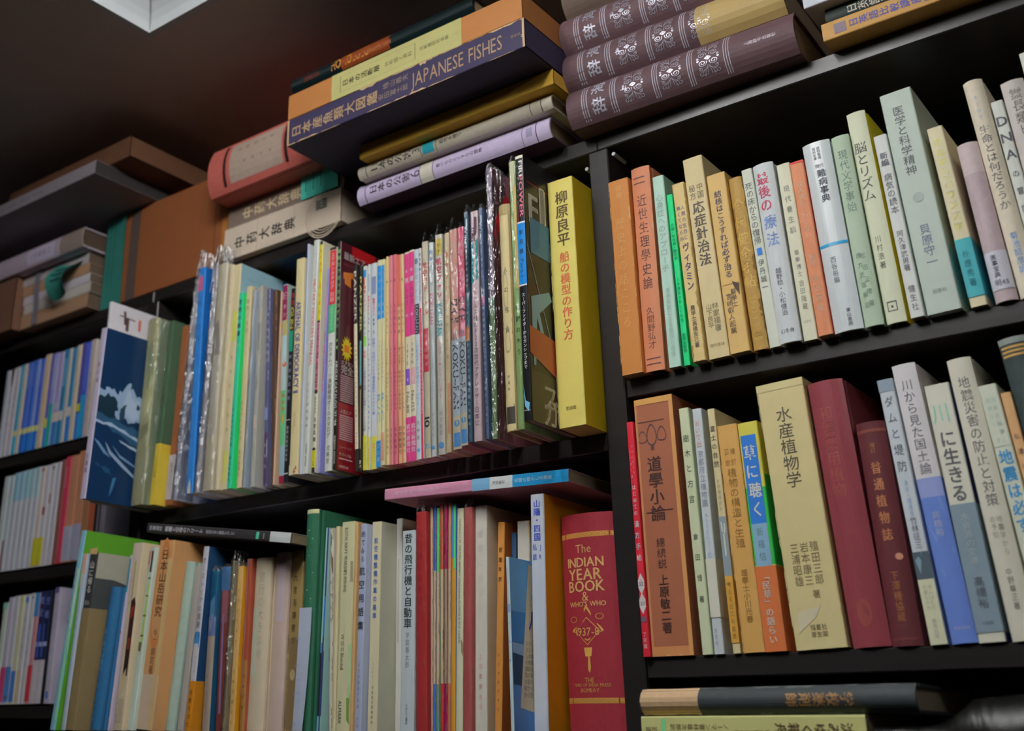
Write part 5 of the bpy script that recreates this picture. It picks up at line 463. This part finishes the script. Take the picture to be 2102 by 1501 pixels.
# ---------------------------------------------------------------- the book builder
def make_book(rec):
    name, kind, pos, ang, (w, h, d), hexc, label, gi, items, kw = rec
    rnd = random.Random(label)
    flat = ang[2] if len(ang) > 2 else 0
    if flat: rot = ((0, (-1 if flat == 1 else 1)*math.pi/2+ang[0], ang[1]))
    else: rot = (0, ang[0], 0)
    z = pos[2]+ZO+.0004+(max(0, w*math.sin(ang[0])) if not flat else 0)
    root = empty(name, label, 'magazine' if name == 'magazine' else 'box' if name.endswith('_box') else 'album' if name == 'album' else 'folder' if name == 'document_folder' else 'book', (pos[0], pos[1], z), rot, GROUPS[gi])
    fin = 'gloss' if kw.get('gloss') else 'cloth' if (kind == 'h' and not kw.get('bulge', 0) < .004) or kw.get('cloth') else 'paper'
    ink = 'ink'
    base = mat(hexc, fin); bul = kw.get('bulge', .0035 if kind == 'h' else .0004); bul = min(bul, w*.35)
    t = .0025 if kind == 'h' and w > .009 else .0014 if kind == 'c' else .0004
    t = min(t, w*.12)
    n = 10 if kind == 'h' else 2
    yb = lambda u: bul*abs(2*u-1)**2.2
    # outer path: left cover, spine, right cover
    path = [((0, d), 'l')]
    if kind == 'h' and w > .012: path += [((0, bul+.009), 'l'), ((min(.0012, t*.5), bul+.006), 'l'), ((0, bul+.003), 'l')]
    cr = min(.0012, w*.12)
    if kind == 'h': path += [((u*w, yb(u)), 's') for u in [i/n for i in range(n+1)]]
    else: path += [((0, bul+cr), 's'), ((cr*.3, bul+cr*.3), 's'), ((cr, bul*.8), 's'), ((w*.5, 0), 's'), ((w-cr, bul*.8), 's'), ((w-cr*.3, bul+cr*.3), 's'), ((w, bul+cr), 's')]
    if kind == 'h' and w > .012: path += [((w, bul+.003), 'r'), ((w-min(.0012, t*.5), bul+.006), 'r'), ((w, bul+.009), 'r')]
    path += [((w, d), 'r')]
    P = [p for p, _ in path]
    tags = []
    for i in range(len(path)-1):
        a, c = path[i][1], path[i+1][1]
        tags.append('s' if a == c == 's' else ('l' if 'l' in (a, c) else 'r'))
    inner = [(min(max(x, t), w-t), min(max(y, 0)+(t if t < x < w-t or y < bul+.001 else 0), d)) for x, y in P]
    zones = [it for it in items if it[0] == 'z']
    lv = sorted({0., h} | {round(h*(1-q), 5) for it in zones for q in it[1:3]})
    def zmat(zm, reg):
        v = 1-zm/h; m = base
        for it in zones:
            wh = it[4] if len(it) > 4 else 'a'
            if it[1] <= v <= it[2] and wh in ('a', reg): m = mat(it[3], fin)
        return m
    B = MB()
    notch = kw.get('notch')
    for j in range(len(lv)-1):
        z0, z1 = lv[j], lv[j+1]
        for i in range(len(P)-1):
            reg = tags[i]
            if notch and reg == 'r': continue
            (xa, ya), (xb, yb_) = P[i], P[i+1]; m = zmat((z0+z1)/2, reg)
            B.face([(xa, ya, z0), (xb, yb_, z0), (xb, yb_, z1), (xa, ya, z1)], m)
            (ia, ja), (ib, jb) = inner[i], inner[i+1]
            B.face([(ib, jb, z0), (ia, ja, z0), (ia, ja, z1), (ib, jb, z1)], m)
        for i in (0, -1):
            B.face([(*P[i], z0), (*inner[i], z0), (*inner[i], z1), (*P[i], z1)], base)
    if notch:     # thumb notch cut from the open edge of the slipcase
        zc, rr, m = h*.36, h*.125, zmat(h*.5, 'r')
        arc = [(d-.62*rr*math.sin(a*math.pi/14), zc+rr*math.cos(a*math.pi/14)) for a in range(15)]
        y0 = P[-2][1]
        for x in (w, w-t):
            pts = [(x, y0, 0), (x, y0, h), (x, d, h)]+[(x, yy, zz) for yy, zz in arc]+[(x, d, 0)]
            # split around the notch so every face stays simple
            B.face([(x, y0, 0), (x, y0, zc), *[(x, yy, zz) for yy, zz in arc[7:]], (x, d, 0)], m)
            B.face([(x, y0, zc), (x, y0, h), (x, d, h), *[(x, yy, zz) for yy, zz in arc[:8]]], m)
        for a in range(14):
            (y1, z1), (y2, z2) = arc[a], arc[a+1]
            B.face([(w, y1, z1), (w, y2, z2), (w-t, y2, z2), (w-t, y1, z1)], m)
    for zz in (0, h):
        for i in range(len(P)-1):
            q = [(*P[i], zz), (*P[i+1], zz), (*inner[i+1], zz), (*inner[i], zz)]
            B.face(q if zz else q[::-1], zmat(min(max(zz, .0005), h-.0005), tags[i]))
        if kind == 'c':
            B.face([(x, y, zz) for x, y in P], base); B.face([(x, y, zz+(t if zz == 0 else -t)) for x, y in P], base)
    # decals, lettering and wear printed on the cover
    off = [.00022]
    band = [0.0]
    def S(u, v): return (u*w, yb(min(max(u, 0), 1))-off[0]-band[0], h*(1-v))
    def Rt(s, v): return (w+off[0], bul+.001+s*(d-bul), h*(1-v))
    def Lt(s, v): return (-off[0], bul+.001+s*(d-bul), h*(1-v))
    def strip(u0, u1, v0, v1, m):
        k = 6 if kind == 'h' else 2
        B.grid([[S(u0+(u1-u0)*i/k, v) for i in range(k+1)] for v in (v1, v0)], m)
    def poly(f, pts, m): B.face([f(a, c) for a, c in pts], m)
    def glyph(f, ch, m, fx, bold):
        g = GL.get(ch)
        if not g: return
        for dx, dy in (BOLD if bold else ((0, 0),)):
            a = len(B.v); k = B.mi(m)
            B.v += [f(*fx(x+dx, y+dy)) for x, y in g[0]]
            B.f += [tuple(a+i for i in fc) for fc in g[1]]; B.i += [k]*len(g[1])
    def shp(f, code, m, W):
        k, u, v, ru, rv, wob = shape(code)
        rv = rv or ru*W/h
        N = 20
        el = lambda s, q: (u+ru*s*math.cos(q), v+rv*s*math.sin(q))
        if k == 'c':
            poly(f, [el(1+wob*.3*math.sin(3*i+u*9), -2*math.pi*i/N) for i in range(N)], m)
        elif k == 's':
            poly(f, [el(1 if i % 2 else .62, -2*math.pi*i/28) for i in range(28)], m)
        else:
            N = 4 if k == 'd' else 24; th = .86 if k == 'd' else .95 if k == 't' else .84
            o0 = math.pi/2 if k == 'd' else 0
            for i in range(N):
                q0, q1 = o0+2*math.pi*i/N, o0+2*math.pi*(i+1)/N
                r0 = 1+wob*.5*math.sin(3*q0); r1 = 1+wob*.5*math.sin(3*q1)
                poly(f, [el(r0, q0), el(r0*th, q0), el(r1*th, q1), el(r1, q1)], m)
            if k == 'd':
                for i in range(4):
                    q0, q1 = o0+2*math.pi*i/4, o0+2*math.pi*(i+1)/4
                    poly(f, [el(.78, q0), el(.72, q0), el(.72, q1), el(.78, q1)], m)
    for it in items:
        k = it[0]; off[0] += .00001
        if k in 'vrhVH':
            bold = it[5].startswith('*'); s = it[5].lstrip('*'); m = mat(it[4], 'foil' if kw.get('cloth') else ink)
            f, W = (Rt, d) if k in 'VH' else (S, w)
            if k in 'vV':
                uc, v0, v1 = it[1:4]; wf = it[6] if len(it) > 6 else .7
                wf = float(wf)
                pit = (v1-v0)*h/max(1, len(s)); gh = min(pit*.98, wf*W*1.25); gw = min(pit*.98, wf*W)
                for i, ch in enumerate(s):
                    vc = v0+(i+.5)*(v1-v0)/len(s)
                    if ch in TURN: fx = lambda x, y, vc=vc: (uc+y*gw/W, vc+x*gh/h)
                    else: fx = lambda x, y, vc=vc: (uc+x*gw/W, vc-y*gh/h)
                    glyph(f, ch, m, fx, bold)
            else:
                tot = sum(GL[c][2] if c in GL else .35 for c in s)
                if k == 'r':
                    uc, v0, v1 = it[1:4]; wf = it[6] if len(it) > 6 else .6
                    ln = (v1-v0)*h/tot; gs = min(wf*W/.72, ln*1.6); p = 0
                    for ch in s:
                        a = GL[ch][2] if ch in GL else .35
                        vc = v0+(p+a/2)/tot*(v1-v0); p += a
                        glyph(f, ch, m, lambda x, y, vc=vc: (uc+y*gs/W, vc+x*ln/h), bold)
                else:
                    vc, u0, u1 = it[1:4]; ln = (u1-u0)*W/tot; gs = ln*1.05; p = 0
                    for ch in s:
                        a = GL[ch][2] if ch in GL else .35
                        uc = u0+(p+a/2)/tot*(u1-u0); p += a
                        glyph(f, ch, m, lambda x, y, uc=uc: (uc+x*ln/W, vc-y*gs/h), bold)
        elif k == 'a':      # stamped arabesque: mirrored scrolls round a small diamond
            u0, u1, v0, v1 = it[1:5]; m = mat(it[5], 'foil'); uc, vc, hu, hv = (u0+u1)/2, (v0+v1)/2, (u1-u0)/2, (v1-v0)/2
            def stroke(pts, wd):
                for (a0, c0), (a1, c1) in zip(pts, pts[1:]):
                    dx, dy = (a1-a0)*w, (c1-c0)*h; L = math.hypot(dx, dy) or 1; nx, ny = -dy/L*wd/w, dx/L*wd/h
                    B.face([S(a0-nx, c0-ny), S(a1-nx, c1-ny), S(a1+nx, c1+ny), S(a0+nx, c0+ny)], m)
            for sx in (1, -1):
                for sy in (1, -1):
                    Q = lambda x, y: (uc+sx*x*hu, vc+sy*y*hv)
                    for ccx, ccy, rx, ry, tr, ph in ((.28, .5, .2, .4, 1.7, -2.0), (.62, .74, .1, .2, 1.3, 2.4), (.08, .86, .06, .13, 1.1, 0)):
                        stroke([Q(ccx+rx*(1-.8*q/20)*math.cos(ph+tr*2*math.pi*q/20), ccy+ry*(1-.8*q/20)*math.sin(ph+tr*2*math.pi*q/20)) for q in range(21)], .00028)
                    for e in range(4):
                        stroke([Q(.46+.04*e+(.5-.07*e)*q/7, .06+(.12+.24*e)*math.sin(q/7*1.57)**1.3) for q in range(8)], .00022)
                    stroke([Q(.1, 0), Q(0, .22)], .0003); stroke([Q(.14, 0), Q(0, .3)], .0002)
                    stroke([Q(.9, .3), Q(.98, .45), Q(.9, .6), Q(.97, .75), Q(.88, .92), Q(.8, .8)], .00025)
            poly(S, [(uc, vc-hv*.1), (uc-hu*.07, vc), (uc, vc+hv*.1), (uc+hu*.07, vc)], m)
        elif k == 'q': strip(it[1], it[2], it[3], it[4], mat(it[5], fin))
        elif k == 'Q': poly(Rt, [(it[1], it[3]), (it[1], it[4]), (it[2], it[4]), (it[2], it[3])], mat(it[5], fin))
        elif k == 'L': poly(Lt, [(it[1], it[3]), (it[1], it[4]), (it[2], it[4]), (it[2], it[3])], mat(it[5], fin))
        elif k in 'pP':
            f, W = (S, w) if k == 'p' else (Rt, d)
            m = mat(it[2], 'foil' if kw.get('cloth') else fin)
            if isinstance(it[1], str): shp(f, it[1], m, W)
            else: poly(f, it[1], m)
        elif k == 'w':      # rubbed and chipped edges
            m = mat(it[1], 'paper'); am = it[2]
            for e in range(4):
                q = 0.
                while q < 1:
                    ln = rnd.uniform(.02, .12); dp = rnd.uniform(.0004, .0022)*am*(2 if rnd.random() < .2 else 1); dp = min(dp, w*.18)
                    if rnd.random() < .6:
                        a, c = q, min(1, q+ln); md = (a+c)/2
                        if e < 2:
                            U = lambda x: (x/w if e == 0 else 1-x/w)
                            poly(S, [(U(0), a), (U(dp), a+ln*.2), (U(dp*.6), md), (U(dp), c-ln*.25), (U(0), c)], m)
                        else:
                            V = lambda y: (y/h if e == 2 else 1-y/h)
                            poly(S, [(a, V(0)), (a+ln*.2, V(dp)), (md, V(dp*.5)), (c-ln*.2, V(dp)), (c, V(0))], m)
                    q += ln
        elif k == 'o':      # paper band around the cover
            O = MB(); m = mat(it[3], 'gloss' if kw.get('gloss') else 'paper'); e = .0005; es = .0002
            pp = [(-es, d*.45), (-es, bul+.001)]+[(u*w, yb(u)-e) for u in [i/8 for i in range(9)]]+[(w+es, bul+.001), (w+es, d*.45)]
            O.grid([[(x, y, h*(1-v)) for x, y in pp] for v in (it[2], it[1])], m)
            pi = [(min(max(x, -es*.5), w+es*.5), y+e*.5) for x, y in pp]
            O.grid([[(x, y, h*(1-v)) for x, y in pi] for v in (it[1], it[2])], m)
            O.build('paper_band', root); band[0] = .0006
        elif k == 'N':      # loose slip of paper held against the spine
            O = MB(); m = mat(it[5], 'paper'); rows = []
            for j in range(9):
                q = j/8; v = it[3]+(it[4]-it[3])*q
                rows.append([(u*w, min(0, yb(min(max(u, 0), 1)))-.0012-.007*(q*q if not flat else (1-q)**2*.3+q*q*.8)*(.4+.6*u), h*(1-v)) for u in [it[1]+(it[2]-it[1])*i/4 for i in range(5)]])
            O.grid(rows, m)
            for q in ((.25, .35), (.45, .4), (.65, .3)) if flat else ():
                O.face([(0.2*w, -.012, h*(1-it[3]-(it[4]-it[3])*q[0])), (.9*w, -.012, h*(1-it[3]-(it[4]-it[3])*q[0])), (.9*w, -.012, h*(1-it[3]-(it[4]-it[3])*(q[0]+.02))), (.2*w, -.012, h*(1-it[3]-(it[4]-it[3])*(q[0]+.02)))], mat('243c38', 'ink'))
            O.build('paper_slip', root); band[0] = .009 if not flat else 0
    B.build('slipcase' if kind == 'c' and name == 'slipcased_book' else 'body' if name.endswith('box') else 'cover', root)
    # page block
    ov = .003 if kind == 'h' else .0004 if kind != 'c' else t+.0006
    pg = MB(); pc = mat('14100e' if notch else kw.get('pg', rnd.choice(('a08c70', 'a89878', '94866c', 'b0a48c'))), 'pages' if not notch else 'paper')
    fy = bul+t+.0012
    pg.box(t+.0002, w-t-.0002, fy, d-(.0035 if kind == 'h' else .0006)-(.004 if kind == 'c' else 0), ov, h-ov, pc)
    if not name.endswith('_box'): pg.build('page_block', root)
    # plastic sleeve
    if 'sleeve' in kw:
        e = .0011; ex = kw['sleeve']; cr = kw.get('crinkle', .6); seed = rnd.random()*50
        ex2 = .00022; bk = min(d*.4, .028)
        pp = [(-ex2, bk), (-ex2, bul+.006), (-ex2, bul+.001)]+[(u*w, yb(u)-e) for u in (.08, .3, .5, .7, .92)]+[(w+ex2, bul+.001), (w+ex2, bul+.006), (w+ex2, bul+.015), (w+ex2, bk)]
        zs = [.0006+(h+ex)*j/60 for j in range(61)]
        rows = []
        for zz in zs:
            top = max(0, (zz-h)/max(ex, .001)); r = []
            for i, (x, y) in enumerate(pp):
                nx = noise.noise(Vector((x*160+seed, y*90, zz*95)))*.0016*cr; ny = noise.noise(Vector((x*210, y*90+seed, zz*120+7)))*.0022*cr
                k = top*.55
                x2 = x*(1-k)+w*.5*k; y2 = y
                sp = 3 <= i <= 7
                if sp: r.append((x2+nx*.3, y2-abs(ny)+top*.003, zz))
                else: r.append((x2+(nx*.3 if top else 0), y2, zz))
            rows.append(r)
        s = MB(); s.grid(rows, plastic('clear_plastic' if cr < 1 else 'crinkled_plastic', (.93, .94, .95), .05 if cr < 1 else .3, 90 if cr < 1 else 170))
        s.build('plastic_sleeve', root, True)
    return root
for rec in DATA: make_book(rec)

# ---------------------------------------------------------------- loose things
b = MB(); x = -1.545
b.grid([[(x+dx+.004*math.sin(z*60), -.0262-.004*math.sin((z-.62)*34), ZO+z) for dx in (0, .006, .012)] for z in [.6216+.0045*k for k in range(21)]]+[[(x+dx, y, ZO+.7165) for dx in (0, .006, .012)] for y in (-.02, .05, .15)], mat('8c8c9c', 'gloss'))
tag(b.build('binding_strap', None, True), 'white strap tied around the bundle of old books at upper left', 'strap')
b = MB(); rows = []
for k in range(13):
    q = k/12; z = .705-.062*q; y = -.032-.03*math.sin(q*2.6)
    rows.append([(-1.478+.05*u, y+.012*math.sin(u*2.2+q), ZO+z) for u in [i/6 for i in range(7)]])
gm = mat('3c8c80', 'paper'); b.grid(rows, gm)
for q, u0, u1 in ((3, .15, .7), (5, .2, .6), (7, .25, .55)):
    rr = rows[q]; b.face([Vector(rr[1])+Vector((0, -.0006, 0)), Vector(rr[4])+Vector((0, -.0006, 0)), Vector(rr[4])+Vector((0, -.0006, .002)), Vector(rr[1])+Vector((0, -.0006, .002))], mat('1c3c3c', 'ink'))
tag(b.build('paper_note', None, True), 'curled green paper note sticking out of the strapped book bundle', 'note')
b = MB(); rows = []
for j in range(25):
    y = (-.047, -.0455, -.043)[j] if j < 3 else -.043+.19*(j-2)/22; r = []
    for i in range(41):
        x = -.306+.33*i/40
        up = min(1, max(0, (x+.262)/.03))
        z = .0135+up*(.012+.012*math.sin(min(1, i/28)*math.pi/2)+.007*noise.noise(Vector((x*18, y*14, 3)))+.004*noise.noise(Vector((x*55, y*40, 9))))
        if j < 2: z = (-.012, .004)[j]+.003*math.sin(i)
        r.append((x, y, ZO+max(z, -.017)))
    rows.append(r)
b.grid(rows, plastic('dark_plastic', (.10, .10, .09), .02, 40, .32, .003))
tag(b.build('plastic_bag', None, True), 'crumpled dark plastic bag lying on the bottom right shelf', 'bag')
